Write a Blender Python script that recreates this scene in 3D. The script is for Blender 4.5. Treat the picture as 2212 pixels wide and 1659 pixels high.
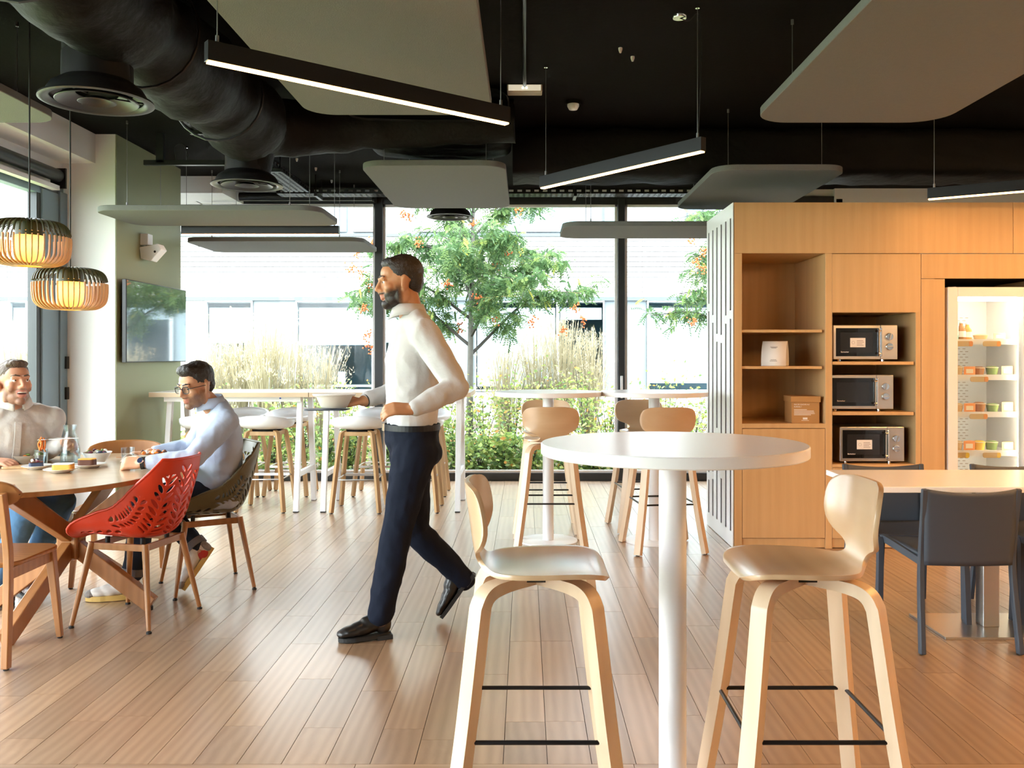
import bpy, bmesh, math, random
import numpy as np
from mathutils import Vector, Matrix, noise as mnoise
for o in list(bpy.data.objects): bpy.data.objects.remove(o)
SC = bpy.context.scene
COL = SC.collection
R = math.radians
# ------------------------------------------------------------------ camera
F, VX, VY, H = 1905.0, 1135.0, 770.0, 1.35       # focal length in pixels, vanishing point, eye height
cd = bpy.data.cameras.new('camera'); cam = bpy.data.objects.new('camera', cd); COL.objects.link(cam)
cam.location = (0, 0, H); cam.rotation_euler = (R(90), 0, 0)
cd.sensor_fit = 'HORIZONTAL'; cd.sensor_width = 36.0; cd.lens = 36.0*F/2212
cd.shift_x = (1106-VX)/2212; cd.shift_y = (VY-829.5)/2212
cd.clip_start = 0.05; cd.clip_end = 200
SC.camera = cam
# ------------------------------------------------------------------ sky, exposure
w = bpy.data.worlds.new('world'); SC.world = w; w.use_nodes = True
bg = w.node_tree.nodes['Background']; bg.inputs[0].default_value = (0.90, 0.95, 1.0, 1); bg.inputs[1].default_value = 7.0
sd = bpy.data.lights.new('sun', 'SUN'); sun = bpy.data.objects.new('sun', sd); COL.objects.link(sun)
sd.energy = 1.0; sd.angle = R(8); sd.color = (1.0, 0.95, 0.86); sun.rotation_euler = (R(38), 0, R(-28))
vs = SC.view_settings; vs.view_transform = 'Standard'; vs.look = 'None'; vs.gamma = 1; vs.use_curve_mapping = False
vs.exposure = 1.12
SC.cycles.use_denoising = True
SC.cycles.use_adaptive_sampling = True; SC.cycles.adaptive_threshold = 0.04
SC.cycles.max_bounces = 7; SC.cycles.diffuse_bounces = 4; SC.cycles.glossy_bounces = 4
SC.cycles.transparent_max_bounces = 24; SC.cycles.transmission_bounces = 8
SC.cycles.sample_clamp_indirect = 8.0; SC.cycles.caustics_reflective = False; SC.cycles.caustics_refractive = False
WARM = (1.0, 0.46, 0.13)

def at(px, py, D):
    return Vector(((px-VX)*D/F, D, H-(py-VY)*D/F))
def flr(px, py):
    D = F*H/(py-VY); return at(px, py, D)
# ------------------------------------------------------------------ materials
def new_mat(name):
    m = bpy.data.materials.new(name); m.use_nodes = True
    nt = m.node_tree; b = nt.nodes['Principled BSDF']
    return m, nt, b
def mat(name, col, rough=0.5, metal=0.0, emit=None, es=0.0, coat=0.0, spec=0.5, bump=0.0, bscale=80.0, var=0.0, vscale=6.0, sss=0.0, alpha=1.0):
    m, nt, b = new_mat(name)
    b.inputs['Base Color'].default_value = (*col, 1); b.inputs['Roughness'].default_value = rough
    b.inputs['Metallic'].default_value = metal; b.inputs['Specular IOR Level'].default_value = spec
    b.inputs['Coat Weight'].default_value = coat; b.inputs['Coat Roughness'].default_value = 0.15
    if sss: b.inputs['Subsurface Weight'].default_value = sss; b.inputs['Subsurface Radius'].default_value = (.01, .004, .002); b.inputs['Subsurface Scale'].default_value = 1.0
    if emit: b.inputs['Emission Color'].default_value = (*emit, 1); b.inputs['Emission Strength'].default_value = es
    if bump or var:
        tc = nt.nodes.new('ShaderNodeTexCoord')
    if bump:
        n = nt.nodes.new('ShaderNodeTexNoise'); n.inputs['Scale'].default_value = bscale; n.inputs['Detail'].default_value = 4
        bp = nt.nodes.new('ShaderNodeBump'); bp.inputs['Strength'].default_value = bump; bp.inputs['Distance'].default_value = 0.01
        nt.links.new(tc.outputs['Object'], n.inputs['Vector']); nt.links.new(n.outputs['Fac'], bp.inputs['Height']); nt.links.new(bp.outputs[0], b.inputs['Normal'])
    if var:
        n2 = nt.nodes.new('ShaderNodeTexNoise'); n2.inputs['Scale'].default_value = vscale; n2.inputs['Detail'].default_value = 5
        mx = nt.nodes.new('ShaderNodeMix'); mx.data_type = 'RGBA'
        mx.inputs[6].default_value = (*[c*(1-var) for c in col], 1); mx.inputs[7].default_value = (*[min(1, c*(1+var)) for c in col], 1)
        nt.links.new(tc.outputs['Object'], n2.inputs['Vector']); nt.links.new(n2.outputs['Fac'], mx.inputs[0]); nt.links.new(mx.outputs[2], b.inputs['Base Color'])
    return m
def wood(name, c1, c2, rough=0.4, grain=(30, 2.0, 30), coat=0.0, bump=0.05, rnd=0.12, island=False, spec=0.5, rscale=7.0, wmix=.35, cior=1.5, crough=.2):
    """procedural wood: grain along local Y of the given scale, shifted by each object's own random number"""
    m, nt, b = new_mat(name); N = nt.nodes; L = nt.links
    tc = N.new('ShaderNodeTexCoord'); oi = N.new('ShaderNodeObjectInfo')
    src = oi.outputs['Random']
    if island:
        g = N.new('ShaderNodeNewGeometry'); ad = N.new('ShaderNodeMath'); ad.operation = 'ADD'
        L.new(oi.outputs['Random'], ad.inputs[0]); L.new(g.outputs['Random Per Island'], ad.inputs[1])
        fr = N.new('ShaderNodeMath'); fr.operation = 'FRACT'; L.new(ad.outputs[0], fr.inputs[0]); src = fr.outputs[0]
    sc = N.new('ShaderNodeMath'); sc.operation = 'MULTIPLY'; sc.inputs[1].default_value = 43.0; L.new(src, sc.inputs[0])
    va = N.new('ShaderNodeVectorMath'); va.operation = 'ADD'; L.new(tc.outputs['Object'], va.inputs[0]); L.new(sc.outputs[0], va.inputs[1])
    mp = N.new('ShaderNodeMapping'); mp.inputs['Scale'].default_value = grain; L.new(va.outputs[0], mp.inputs[0])
    n = N.new('ShaderNodeTexNoise'); n.inputs['Scale'].default_value = 1.0; n.inputs['Detail'].default_value = 6; n.inputs['Roughness'].default_value = 0.62; n.inputs['Distortion'].default_value = 0.6
    L.new(mp.outputs[0], n.inputs['Vector'])
    mp2 = N.new('ShaderNodeMapping'); mp2.inputs['Scale'].default_value = tuple(g*0.22 for g in grain); L.new(va.outputs[0], mp2.inputs[0])
    wv = N.new('ShaderNodeTexWave'); wv.inputs['Scale'].default_value = 1.3; wv.inputs['Distortion'].default_value = rscale; wv.inputs['Detail'].default_value = 2.5; wv.inputs['Detail Scale'].default_value = 0.8
    L.new(mp2.outputs[0], wv.inputs['Vector'])
    mxf = N.new('ShaderNodeMix'); mxf.data_type = 'FLOAT'; mxf.inputs[0].default_value = wmix; L.new(n.outputs['Fac'], mxf.inputs[2]); L.new(wv.outputs['Fac'], mxf.inputs[3])
    mx = N.new('ShaderNodeMix'); mx.data_type = 'RGBA'; mx.inputs[6].default_value = (*c1, 1); mx.inputs[7].default_value = (*c2, 1); L.new(mxf.outputs[0], mx.inputs[0])
    hs = N.new('ShaderNodeHueSaturation'); L.new(mx.outputs[2], hs.inputs['Color'])
    mr = N.new('ShaderNodeMapRange'); mr.inputs['To Min'].default_value = 1-rnd; mr.inputs['To Max'].default_value = 1+rnd; L.new(src, mr.inputs['Value']); L.new(mr.outputs[0], hs.inputs['Value'])
    L.new(hs.outputs[0], b.inputs['Base Color'])
    b.inputs['Roughness'].default_value = rough; b.inputs['Coat Weight'].default_value = coat; b.inputs['Coat Roughness'].default_value = crough; b.inputs['Coat IOR'].default_value = cior; b.inputs['Specular IOR Level'].default_value = spec
    if bump:
        bp = N.new('ShaderNodeBump'); bp.inputs['Strength'].default_value = bump; bp.inputs['Distance'].default_value = 0.004
        L.new(n.outputs['Fac'], bp.inputs['Height']); L.new(bp.outputs[0], b.inputs['Normal'])
    return m
def glass(name, tint=(0.97, 0.99, 0.98), refl=.35, rough=0.0, base=.02):
    """thin clear glass: straight-through transmission plus a mirror share that grows towards grazing view"""
    m = bpy.data.materials.new(name); m.use_nodes = True; nt = m.node_tree; nt.nodes.clear(); N = nt.nodes.new; L = nt.links.new
    out = N('ShaderNodeOutputMaterial'); tr = N('ShaderNodeBsdfTransparent'); gl = N('ShaderNodeBsdfGlossy'); mx = N('ShaderNodeMixShader')
    lw = N('ShaderNodeLayerWeight'); lw.inputs[0].default_value = .5; pw = N('ShaderNodeMath'); pw.operation = 'POWER'; pw.inputs[1].default_value = 4.0
    ma = N('ShaderNodeMath'); ma.operation = 'MULTIPLY_ADD'; ma.inputs[1].default_value = refl; ma.inputs[2].default_value = base
    tr.inputs[0].default_value = (*tint, 1); gl.inputs['Roughness'].default_value = rough
    L(lw.outputs['Facing'], pw.inputs[0]); L(pw.outputs[0], ma.inputs[0]); L(ma.outputs[0], mx.inputs[0]); L(tr.outputs[0], mx.inputs[1]); L(gl.outputs[0], mx.inputs[2]); L(mx.outputs[0], out.inputs[0])
    return m
def emis(name, col, s):
    m = bpy.data.materials.new(name); m.use_nodes = True; nt = m.node_tree; nt.nodes.clear()
    out = nt.nodes.new('ShaderNodeOutputMaterial'); e = nt.nodes.new('ShaderNodeEmission')
    e.inputs[0].default_value = (*col, 1); e.inputs[1].default_value = s; nt.links.new(e.outputs[0], out.inputs[0]); return m
def attr_mat(name, cols, rough=0.6, spec=0.3, trans=0.0):
    """a leaf-like material whose colour runs along a ramp by the mesh attribute 'tone'"""
    m, nt, b = new_mat(name); a = nt.nodes.new('ShaderNodeAttribute'); a.attribute_name = 'tone'
    r = nt.nodes.new('ShaderNodeValToRGB'); el = r.color_ramp.elements
    el[0].position = 0; el[0].color = (*cols[0], 1); el[1].position = 1; el[1].color = (*cols[-1], 1)
    for i, c in enumerate(cols[1:-1]): el.new((i+1)/(len(cols)-1)).color = (*c, 1)
    nt.links.new(a.outputs['Fac'], r.inputs[0]); nt.links.new(r.outputs[0], b.inputs['Base Color'])
    b.inputs['Roughness'].default_value = rough; b.inputs['Specular IOR Level'].default_value = spec
    if trans:
        out = nt.nodes['Material Output']; t = nt.nodes.new('ShaderNodeBsdfTranslucent'); mx = nt.nodes.new('ShaderNodeMixShader'); mx.inputs[0].default_value = trans
        nt.links.new(r.outputs[0], t.inputs[0]); nt.links.new(b.outputs[0], mx.inputs[1]); nt.links.new(t.outputs[0], mx.inputs[2]); nt.links.new(mx.outputs[0], out.inputs[0])
    return m
M = {}
M['plank'] = wood('floor_oak', (.235, .135, .070), (.42, .27, .16), rough=.45, grain=(26, 2.2, 26), rnd=.16, island=True, bump=.06, spec=.6, coat=1.0, cior=1.85, crough=.27)
M['subfloor'] = mat('subfloor', (.035, .02, .012), .8)
M['black'] = mat('black_paint', (.006, .006, .006), .75, spec=.15, var=.3, vscale=2.0)
M['ceil'] = mat('ceiling_black', (.006, .0055, .0055), .85, spec=.08, bump=.15, bscale=30, var=.25, vscale=1.2)
M['blackmetal'] = mat('black_metal', (.015, .015, .017), .35, .3)
M['foil'] = mat('black_duct_wrap', (.006, .0058, .0058), .6, .0, spec=.14, bump=.8, bscale=14)
M['white'] = mat('white_paint', (.78, .79, .80), .6)
M['green'] = mat('olive_paint', (.25, .27, .145), .55)
M['frame'] = mat('dark_window_frame', (.035, .04, .045), .4, .2)
M['bluegrey'] = mat('blue_grey_frame', (.19, .28, .35), .45, .0)
M['glass'] = glass('window_glass', base=.006)
M['clear'] = glass('clear_glass', tint=(.90, .94, .95), refl=.9, base=.05)
M['wlam'] = mat('white_laminate', (.90, .89, .88), .24)
M['wsteel'] = mat('white_steel', (.82, .83, .85), .35)
M['wplast'] = mat('white_plastic', (.80, .83, .86), .38)
M['felt'] = mat('grey_acoustic_felt', (.15, .152, .15), .95, bump=.25, bscale=160, var=.06, vscale=40)
M['birch'] = wood('birch_ply', (.52, .32, .165), (.66, .45, .265), rough=.3, grain=(16, 1.6, 16), coat=.75, bump=.02, rnd=.04)
M['birchx'] = wood('birch_leg', (.60, .43, .27), (.72, .55, .38), rough=.38, grain=(20, 20, 2), coat=.2, bump=.02, rnd=.05)
M['oakleg'] = wood('oak_leg', (.39, .23, .10), (.55, .36, .185), rough=.4, grain=(30, 30, 2), bump=.03, rnd=.06)
M['oakdark'] = wood('warm_oak', (.27, .108, .03), (.43, .195, .066), rough=.35, grain=(26, 26, 2.5), bump=.03, rnd=.08)
M['oaktop'] = wood('oak_table_top', (.44, .30, .17), (.58, .43, .27), rough=.28, grain=(4, 30, 4), bump=.01, coat=.9, crough=.22)
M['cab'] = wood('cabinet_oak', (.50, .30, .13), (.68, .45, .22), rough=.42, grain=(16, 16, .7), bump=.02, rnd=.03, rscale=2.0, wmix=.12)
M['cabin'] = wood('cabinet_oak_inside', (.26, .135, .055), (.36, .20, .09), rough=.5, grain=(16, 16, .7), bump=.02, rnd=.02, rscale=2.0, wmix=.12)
M['steel'] = mat('brushed_steel', (.62, .61, .59), .28, 1.0, bump=.03, bscale=200)
M['chrome'] = mat('chrome', (.75, .75, .76), .12, 1.0)
M['grey'] = mat('blue_grey_plastic', (.055, .066, .085), .5, spec=.35)
M['red'] = mat('red_plastic', (.58, .034, .007), .38)
M['redbrown'] = mat('faded_red_plastic', (.60, .07, .03), .38)
M['olive'] = mat('olive_plastic', (.11, .095, .05), .4)
M['tv'] = mat('tv_screen', (.006, .007, .008), .03, spec=1.0, coat=1.0); M['tv'].node_tree.nodes['Principled BSDF'].inputs['IOR'].default_value = 2.3; M['tv'].node_tree.nodes['Principled BSDF'].inputs['Coat IOR'].default_value = 2.2
M['rubber'] = mat('black_rubber', (.01, .01, .01), .6)
M['lampwarm'] = emis('led_strip', WARM, 19.0)
M['lampwarm2'] = emis('led_strip_boost', (1.0, .50, .17), 125.0)  # boosted above the visible strips to push orange light in from the right
M['bulb'] = emis('bulb_glow', (1.0, .52, .14), 26.0)
M['bamboo'] = wood('bamboo', (.50, .27, .09), (.66, .40, .17), rough=.45, grain=(20, 20, 3), bump=.0, rnd=.08)
M['bamboog'] = mat('dark_green_bamboo', (.045, .048, .012), .45)
M['wrattan'] = mat('woven_diffuser', (.80, .55, .22), .8)
M['porcelain'] = mat('porcelain', (.82, .81, .78), .18, coat=.3)
M['card'] = mat('brown_cardboard', (.42, .22, .075), .7)
M['paper'] = mat('white_paper', (.80, .77, .74), .7)
M['cable'] = mat('steel_wire', (.28, .28, .28), .35, .8)
# ------------------------------------------------------------------ mesh builder
class MB:
    def __init__(s): s.v = []; s.f = []
    def add(s, vs, fs):
        b = len(s.v); s.v += [tuple(v) for v in vs]; s.f += [tuple(b+i for i in f) for f in fs]; return s
    def box(s, x0, x1, y0, y1, z0, z1):
        return s.add([(x0,y0,z0),(x1,y0,z0),(x1,y1,z0),(x0,y1,z0),(x0,y0,z1),(x1,y0,z1),(x1,y1,z1),(x0,y1,z1)],
                     [(0,3,2,1),(4,5,6,7),(0,1,5,4),(1,2,6,5),(2,3,7,6),(3,0,4,7)])
    def obox(s, c, size, rot=None):
        c = Vector(c); rot = rot or Matrix.Identity(3); hx, hy, hz = [q/2 for q in size]
        vs = [c+rot@Vector(p) for p in [(-hx,-hy,-hz),(hx,-hy,-hz),(hx,hy,-hz),(-hx,hy,-hz),(-hx,-hy,hz),(hx,-hy,hz),(hx,hy,hz),(-hx,hy,hz)]]
        return s.add(vs, [(0,3,2,1),(4,5,6,7),(0,1,5,4),(1,2,6,5),(2,3,7,6),(3,0,4,7)])
    def beam(s, p0, p1, w, h, side=None, w1=None, h1=None):
        """rectangular bar from p0 to p1: w along the side vector, h across it; ends may taper"""
        p0, p1 = Vector(p0), Vector(p1); t = (p1-p0).normalized()
        sd_ = Vector(side) if side is not None else (Vector((0,0,1)).cross(t) if abs(t.z) < .99 else Vector((1,0,0)))
        sd_ = (sd_-t*sd_.dot(t)).normalized(); n = t.cross(sd_); w1 = w if w1 is None else w1; h1 = h if h1 is None else h1
        vs = [p0+sd_*a*w/2+n*b*h/2 for a, b in ((-1,-1),(1,-1),(1,1),(-1,1))]+[p1+sd_*a*w1/2+n*b*h1/2 for a, b in ((-1,-1),(1,-1),(1,1),(-1,1))]
        return s.add(vs, [(0,3,2,1),(4,5,6,7),(0,1,5,4),(1,2,6,5),(2,3,7,6),(3,0,4,7)])
    def sweep(s, pts, sec, side, closed=False):
        """sweep a 2-D section (list of (along side, across)) along pts with a fixed side vector"""
        pts = [Vector(p) for p in pts]; n = len(pts); k = 0; b = len(s.v)
        for i, p in enumerate(pts):
            a = pts[(i-1) % n] if (closed or i > 0) else p; c = pts[(i+1) % n] if (closed or i < n-1) else p
            t = (c-a).normalized(); sv = Vector(side); sv = (sv-t*sv.dot(t)).normalized(); nn = t.cross(sv)
            sc_ = sec(i/(n-1)) if callable(sec) else sec
            s.v += [tuple(p+sv*q[0]+nn*q[1]) for q in sc_]
            k = len(sc_)
        for i in range(n if closed else n-1):
            j = (i+1) % n
            for q in range(k): s.f.append((b+i*k+q, b+i*k+(q+1) % k, b+j*k+(q+1) % k, b+j*k+q))
        if not closed:
            s.f.append(tuple(b+q for q in range(k-1, -1, -1))); s.f.append(tuple(b+(n-1)*k+q for q in range(k)))
        return s
    def tube(s, pts, r, n=8, closed=False):
        pts = [Vector(p) for p in pts]; m = len(pts); b = len(s.v); up = None
        for i, p in enumerate(pts):
            a = pts[(i-1) % m] if (closed or i > 0) else p; c = pts[(i+1) % m] if (closed or i < m-1) else p
            t = (c-a).normalized()
            if up is None: up = Vector((0,0,1)) if abs(t.z) < .9 else Vector((1,0,0))
            up = (up-t*up.dot(t)).normalized(); sdv = t.cross(up); rr = r(i/(m-1)) if callable(r) else r
            for q in range(n):
                an = 2*math.pi*q/n; s.v.append(tuple(p+(up*math.cos(an)+sdv*math.sin(an))*rr))
        for i in range(m if closed else m-1):
            j = (i+1) % m
            for q in range(n): s.f.append((b+i*n+q, b+i*n+(q+1) % n, b+j*n+(q+1) % n, b+j*n+q))
        if not closed:
            s.f.append(tuple(b+q for q in range(n-1, -1, -1))); s.f.append(tuple(b+(m-1)*n+q for q in range(n)))
        return s
    def cyl(s, p0, p1, r0, r1=None, n=16):
        r1 = r0 if r1 is None else r1
        return s.tube([p0, p1], lambda t: r0+(r1-r0)*t, n)
    def lathe(s, prof, c=(0,0,0), n=32):
        """revolve (radius, z) pairs; a radius of zero closes the end"""
        b0 = len(s.v); rows = []; c = Vector(c)
        for r, z in prof:
            if r < 1e-6: rows.append([len(s.v)]); s.v.append((c.x, c.y, c.z+z))
            else:
                rows.append(list(range(len(s.v), len(s.v)+n)))
                s.v += [(c.x+r*math.cos(2*math.pi*q/n), c.y+r*math.sin(2*math.pi*q/n), c.z+z) for q in range(n)]
        for a, d in zip(rows, rows[1:]):
            for q in range(n):
                q2 = (q+1) % n
                if len(a) == 1 and len(d) == 1: continue
                if len(a) == 1: s.f.append((a[0], d[q2], d[q]))
                elif len(d) == 1: s.f.append((a[q], a[q2], d[0]))
                else: s.f.append((a[q], a[q2], d[q2], d[q]))
        return s
    def prism(s, poly, z0, z1, M3=None):
        n = len(poly); f = (lambda p: M3 @ Vector(p)) if M3 is not None else (lambda p: p)
        return s.add([f((x, y, z0)) for x, y in poly]+[f((x, y, z1)) for x, y in poly],
                     [tuple(range(n-1, -1, -1)), tuple(range(n, 2*n))]+[(i, (i+1) % n, n+(i+1) % n, n+i) for i in range(n)])
    def ell(s, c, rad, rot=None, nu=16, nv=10):
        c = Vector(c); rot = rot or Matrix.Identity(3); b = len(s.v)
        s.v.append(tuple(c+rot@Vector((0,0,rad[2]))))
        for i in range(1, nv):
            th = math.pi*i/nv
            for j in range(nu):
                ph = 2*math.pi*j/nu
                s.v.append(tuple(c+rot@Vector((rad[0]*math.sin(th)*math.cos(ph), rad[1]*math.sin(th)*math.sin(ph), rad[2]*math.cos(th)))))
        s.v.append(tuple(c+rot@Vector((0,0,-rad[2])))); e = len(s.v)-1
        for j in range(nu):
            s.f.append((b, b+1+j, b+1+(j+1) % nu)); s.f.append((e, b+1+(nv-2)*nu+(j+1) % nu, b+1+(nv-2)*nu+j))
            for i in range(nv-2):
                s.f.append((b+1+i*nu+j, b+1+(i+1)*nu+j, b+1+(i+1)*nu+(j+1) % nu, b+1+i*nu+(j+1) % nu))
        return s
    def grid(s, P, flip=False):
        """P[i][j] -> quads"""
        b = len(s.v); n, m = len(P), len(P[0])
        for row in P: s.v += [tuple(p) for p in row]
        for i in range(n-1):
            for j in range(m-1):
                q = (b+i*m+j, b+i*m+j+1, b+(i+1)*m+j+1, b+(i+1)*m+j); s.f.append(q[::-1] if flip else q)
        return s
    def mesh(s, name):
        me = bpy.data.meshes.new(name); me.from_pydata(s.v, [], s.f); me.update(); return me
    def build(s, name, m, parent=None, smooth=None, bevel=0.0, bseg=2, loc=None, rz=None):
        me = s.mesh(name); me.materials.append(M[m] if isinstance(m, str) else m)
        if smooth is not None:
            me.shade_smooth(); me.set_sharp_from_angle(angle=R(smooth))
        o = bpy.data.objects.new(name, me); COL.objects.link(o)
        if parent: o.parent = parent
        if bevel:
            bm_ = o.modifiers.new('bevel', 'BEVEL'); bm_.width = bevel; bm_.segments = bseg; bm_.limit_method = 'ANGLE'; bm_.angle_limit = R(40)
        if loc is not None: o.location = loc
        if rz is not None: o.rotation_euler = (0, 0, rz)
        return o
def tag(o, label=None, cat=None, group=None, kind=None):
    if label: o['label'] = label
    if cat: o['category'] = cat
    if group: o['group'] = group
    if kind: o['kind'] = kind
    return o
def thing(name, label, cat, loc=(0,0,0), rz=0.0, group=None):
    o = bpy.data.objects.new(name, None); COL.objects.link(o); o.empty_display_size = .1
    o.location = loc; o.rotation_euler = (0, 0, rz); return tag(o, label, cat, group)
def dup(root, loc, rz=0.0, label=None, group=None):
    def cp(o, par):
        c = o.copy(); COL.objects.link(c); c.parent = par
        for ch in o.children: cp(ch, c)
        return c
    r = cp(root, None); r.location = loc; r.rotation_euler = (0, 0, rz)
    if label: r['label'] = label
    if group: r['group'] = group
    return r
def rrect(x0, x1, y0, y1, r, n=6):
    pts = []
    for cx, cy, a0 in ((x1-r, y1-r, 0), (x0+r, y1-r, 90), (x0+r, y0+r, 180), (x1-r, y0+r, 270)):
        for i in range(n+1):
            a = R(a0+90*i/n); pts.append((cx+r*math.cos(a), cy+r*math.sin(a)))
    return pts
SIDE = bpy.data.scenes.new('workbench')          # a side scene to apply modifiers in, removed at the end
def baked(t):
    SIDE.collection.objects.link(t); vl = SIDE.view_layers[0]; vl.update(); dg = vl.depsgraph
    me = bpy.data.meshes.new_from_object(t.evaluated_get(dg)); bpy.data.objects.remove(t); return me
def text(body, size, loc, rot, m, parent=None, name='lettering', ext=0.0006, align='LEFT'):
    c = bpy.data.curves.new(name, 'FONT'); c.body = body; c.size = size; c.extrude = ext; c.align_x = align; c.resolution_u = 3
    t = bpy.data.objects.new('tmp', c); me = baked(t)
    me.materials.clear(); me.materials.append(M[m] if isinstance(m, str) else m)
    o = bpy.data.objects.new(name, me); COL.objects.link(o); o.parent = parent; o.location = loc; o.rotation_euler = rot; return o
def bezier(pts, n=8):
    """Catmull-Rom through pts"""
    P = [Vector(p) for p in pts]; P = [P[0]*2-P[1]]+P+[P[-1]*2-P[-2]]; out = []
    for i in range(1, len(P)-2):
        for k in range(n):
            t = k/n; a, b, c, d = P[i-1:i+3]
            out.append(.5*((2*b)+(c-a)*t+(2*a-5*b+4*c-d)*t*t+(3*b-a-3*c+d)*t**3))
    out.append(P[-2]); return out
# ================================================================== THE ROOM
XL, XR, YB, YW, ZC = -3.79, 6.4, -4.5, 9.60, 3.17
fl = MB().box(XL-.4, XR, YB, YW+.06, -.12, -.012).build('floor', 'subfloor'); tag(fl, 'oak plank floor of the canteen, laid lengthwise to the windows', kind='structure')
def vis_area(c, wx, wy):
    if c[1] < 2.3: return 0
    px = VX+c[0]*F/c[1]; py = VY+H*F/c[1]
    if not (-120 < px < 2332 and py < 1760): return 0
    if c[0] > 1.4 and c[1] > 6.3: return 0
    return wx*wy/c[1]**3
rng = random.Random(5)
PW, PL, G_ = .147, .92, .0022
pm = MB().box(-PW/2+G_/2, PW/2-G_/2, -PL/2+G_/2, PL/2-G_/2, -.012, 0).mesh('plank'); pm.materials.append(M['plank'])
planks = []          # (cx, cy, length, along_x)
YS = 2.92
ncol = int((XR-XL+.4)/PW)
for i in range(ncol):
    cx = XL-.4+PW*(i+.5); y = YS; ln = PL*(.2+.8*rng.random())
    while y < YW+.049:
        y1 = y+ln
        if YW+.05-y1 < .15: y1 = YW+.05
        planks.append((cx, (y+y1)/2, y1-y, False)); y = y1; ln = PL
ny = int((YS-YB)/PW)
for j in range(ny):
    cy = YS-PW*(j+.5); x = XL-.4; ln = PL*(.2+.8*rng.random())
    while x < XR-.001:
        x1 = x+ln
        if XR-x1 < .15: x1 = XR
        planks.append(((x+x1)/2, cy, x1-x, True)); x = x1; ln = PL
planks.sort(key=lambda p: -vis_area((p[0], p[1]), p[2], PW))
for cx, cy, ln, ax in planks[:300]:
    o = bpy.data.objects.new('plank', pm); COL.objects.link(o); o.parent = fl; o.location = (cx, cy, 0)
    o.scale = (1, ln/PL, 1)
    if ax: o.rotation_euler = (0, 0, R(90))
for along in (False, True):
    mb = MB()
    for cx, cy, ln, ax in planks[300:]:
        if ax != along: continue
        if ax: cx, cy = cy, -cx      # in the frame of the rotated object
        mb.box(cx-PW/2+G_/2, cx+PW/2-G_/2, cy-ln/2+G_/2, cy+ln/2-G_/2, -.012, 0)
    o = mb.build('plank_field', 'plank', fl); tag(o, kind='stuff')
    if along: o.rotation_euler = (0, 0, R(90))
ce = MB().box(XL-.4, XR, YB, YW+.3, ZC, ZC+.2).build('ceiling', 'ceil'); tag(ce, 'black painted concrete ceiling', kind='structure')
# right-hand and rear enclosure
tag(MB().box(XR, XR+.15, YB, YW+.3, 0, ZC).build('wall_right', 'white'), 'white plaster wall on the right', kind='structure')
o = MB().box(3.35, XR, YW-.05, YW+.2, 0, ZC).build('wall_back', 'white'); tag(o, 'white plaster wall behind the oak cabinets', kind='structure')
# lintel above the back windows
tag(MB().box(XL-.4, 3.35, YW, YW+.3, 3.06, ZC).build('trim_1', 'white'), 'white bulkhead over the back windows', kind='structure')
# --- back windows
WX = [-4.22, -1.59, 1.04, 3.40]
wb = thing('window_1', 'floor to ceiling window wall with dark aluminium frame', None, (0, 0, 0)); wb['kind'] = 'structure'
mb = MB()
mb.box(WX[0], WX[3], YW-.03, YW+.05, 0, .085).box(WX[0], WX[3], YW-.03, YW+.05, 3.0, 3.09)
mb.build('frame', 'frame', wb, bevel=.004)
for i, x in enumerate(WX):
    wd = .075 if i != 1 else .085
    MB().box(x-wd/2, x+wd/2, YW-.05, YW+.05, .0, 3.06).build('mullion', 'frame', wb, bevel=.004)
for x0, x1 in zip(WX, WX[1:]):
    mb = MB(); a, b2 = x0+.04, x1-.04
    for q in ((a, a+.028, .085, 3.0), (b2-.028, b2, .085, 3.0), (a, b2, .085, .112), (a, b2, 2.975, 3.0)): mb.box(q[0], q[1], YW-.01, YW+.03, q[2], q[3])
    mb.build('sash', 'wsteel', wb)
    MB().box(a+.02, b2-.02, YW+.005, YW+.017, .1, 2.99).build('pane', 'glass', wb)
for xx, zz in ((1.04, 1.02),):
    MB().box(xx-.012, xx+.012, YW-.085, YW-.05, zz-.12, zz+.12).build('window_handle', 'wsteel', wb, bevel=.004)
# roller blind cassette on the left back window
bl = thing('roller_blind', 'rolled up dark roller blind over the back window beside the green pier', 'blind', (-2.55, YW-.16, 3.0))
MB().cyl((-.95, 0, .06), (.92, 0, .06), .045, n=20).build('roll', 'frame', bl, smooth=40)
MB().box(-.9, .92, -.02, .02, -.05, -.02).build('bottom_bar', 'wsteel', bl)
for xx in (-.95, .93): MB().box(xx-.01, xx+.01, -.06, .1, 0, .12).build('bracket', 'blackmetal', bl)
# --- left window wall
wl = thing('window_2', 'tall side window in a blue grey frame', None, (0, 0, 0)); wl['kind'] = 'structure'
ylist = [-2.3, -.1, 2.1, 4.4, 6.86]
mb = MB().box(XL-.06, XL+.02, -2.3, 6.86, 0, .09).box(XL-.06, XL+.02, -2.3, 7.2, 2.62, 2.72); mb.build('frame', 'bluegrey', wl, bevel=.004)
for y in ylist[:-1]: MB().box(XL-.08, XL+.03, y-.04, y+.04, 0, 2.7).build('mullion', 'bluegrey', wl)
MB().box(XL-.06, XL+.035, 6.86, 7.10, 0, 2.66).build('stile', 'bluegrey', wl, bevel=.006)
MB().box(XL-.06, XL+.045, 7.105, 7.215, 0, 2.68).build('jamb', 'bluegrey', wl, bevel=.006)
MB().box(XL-.05, XL+.02, 6.80, 6.855, .09, 2.62).build('gasket', 'frame', wl)
for zz in (1.05, 1.30): MB().box(XL+.035, XL+.06, 7.17, 7.21, zz-.05, zz+.05).build('hinge', 'blackmetal', wl)
for y0, y1 in zip(ylist, ylist[1:]):
    MB().box(XL-.02, XL-.008, y0+.02, y1-.02, .08, 2.64).build('pane', 'glass', wl)
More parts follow.
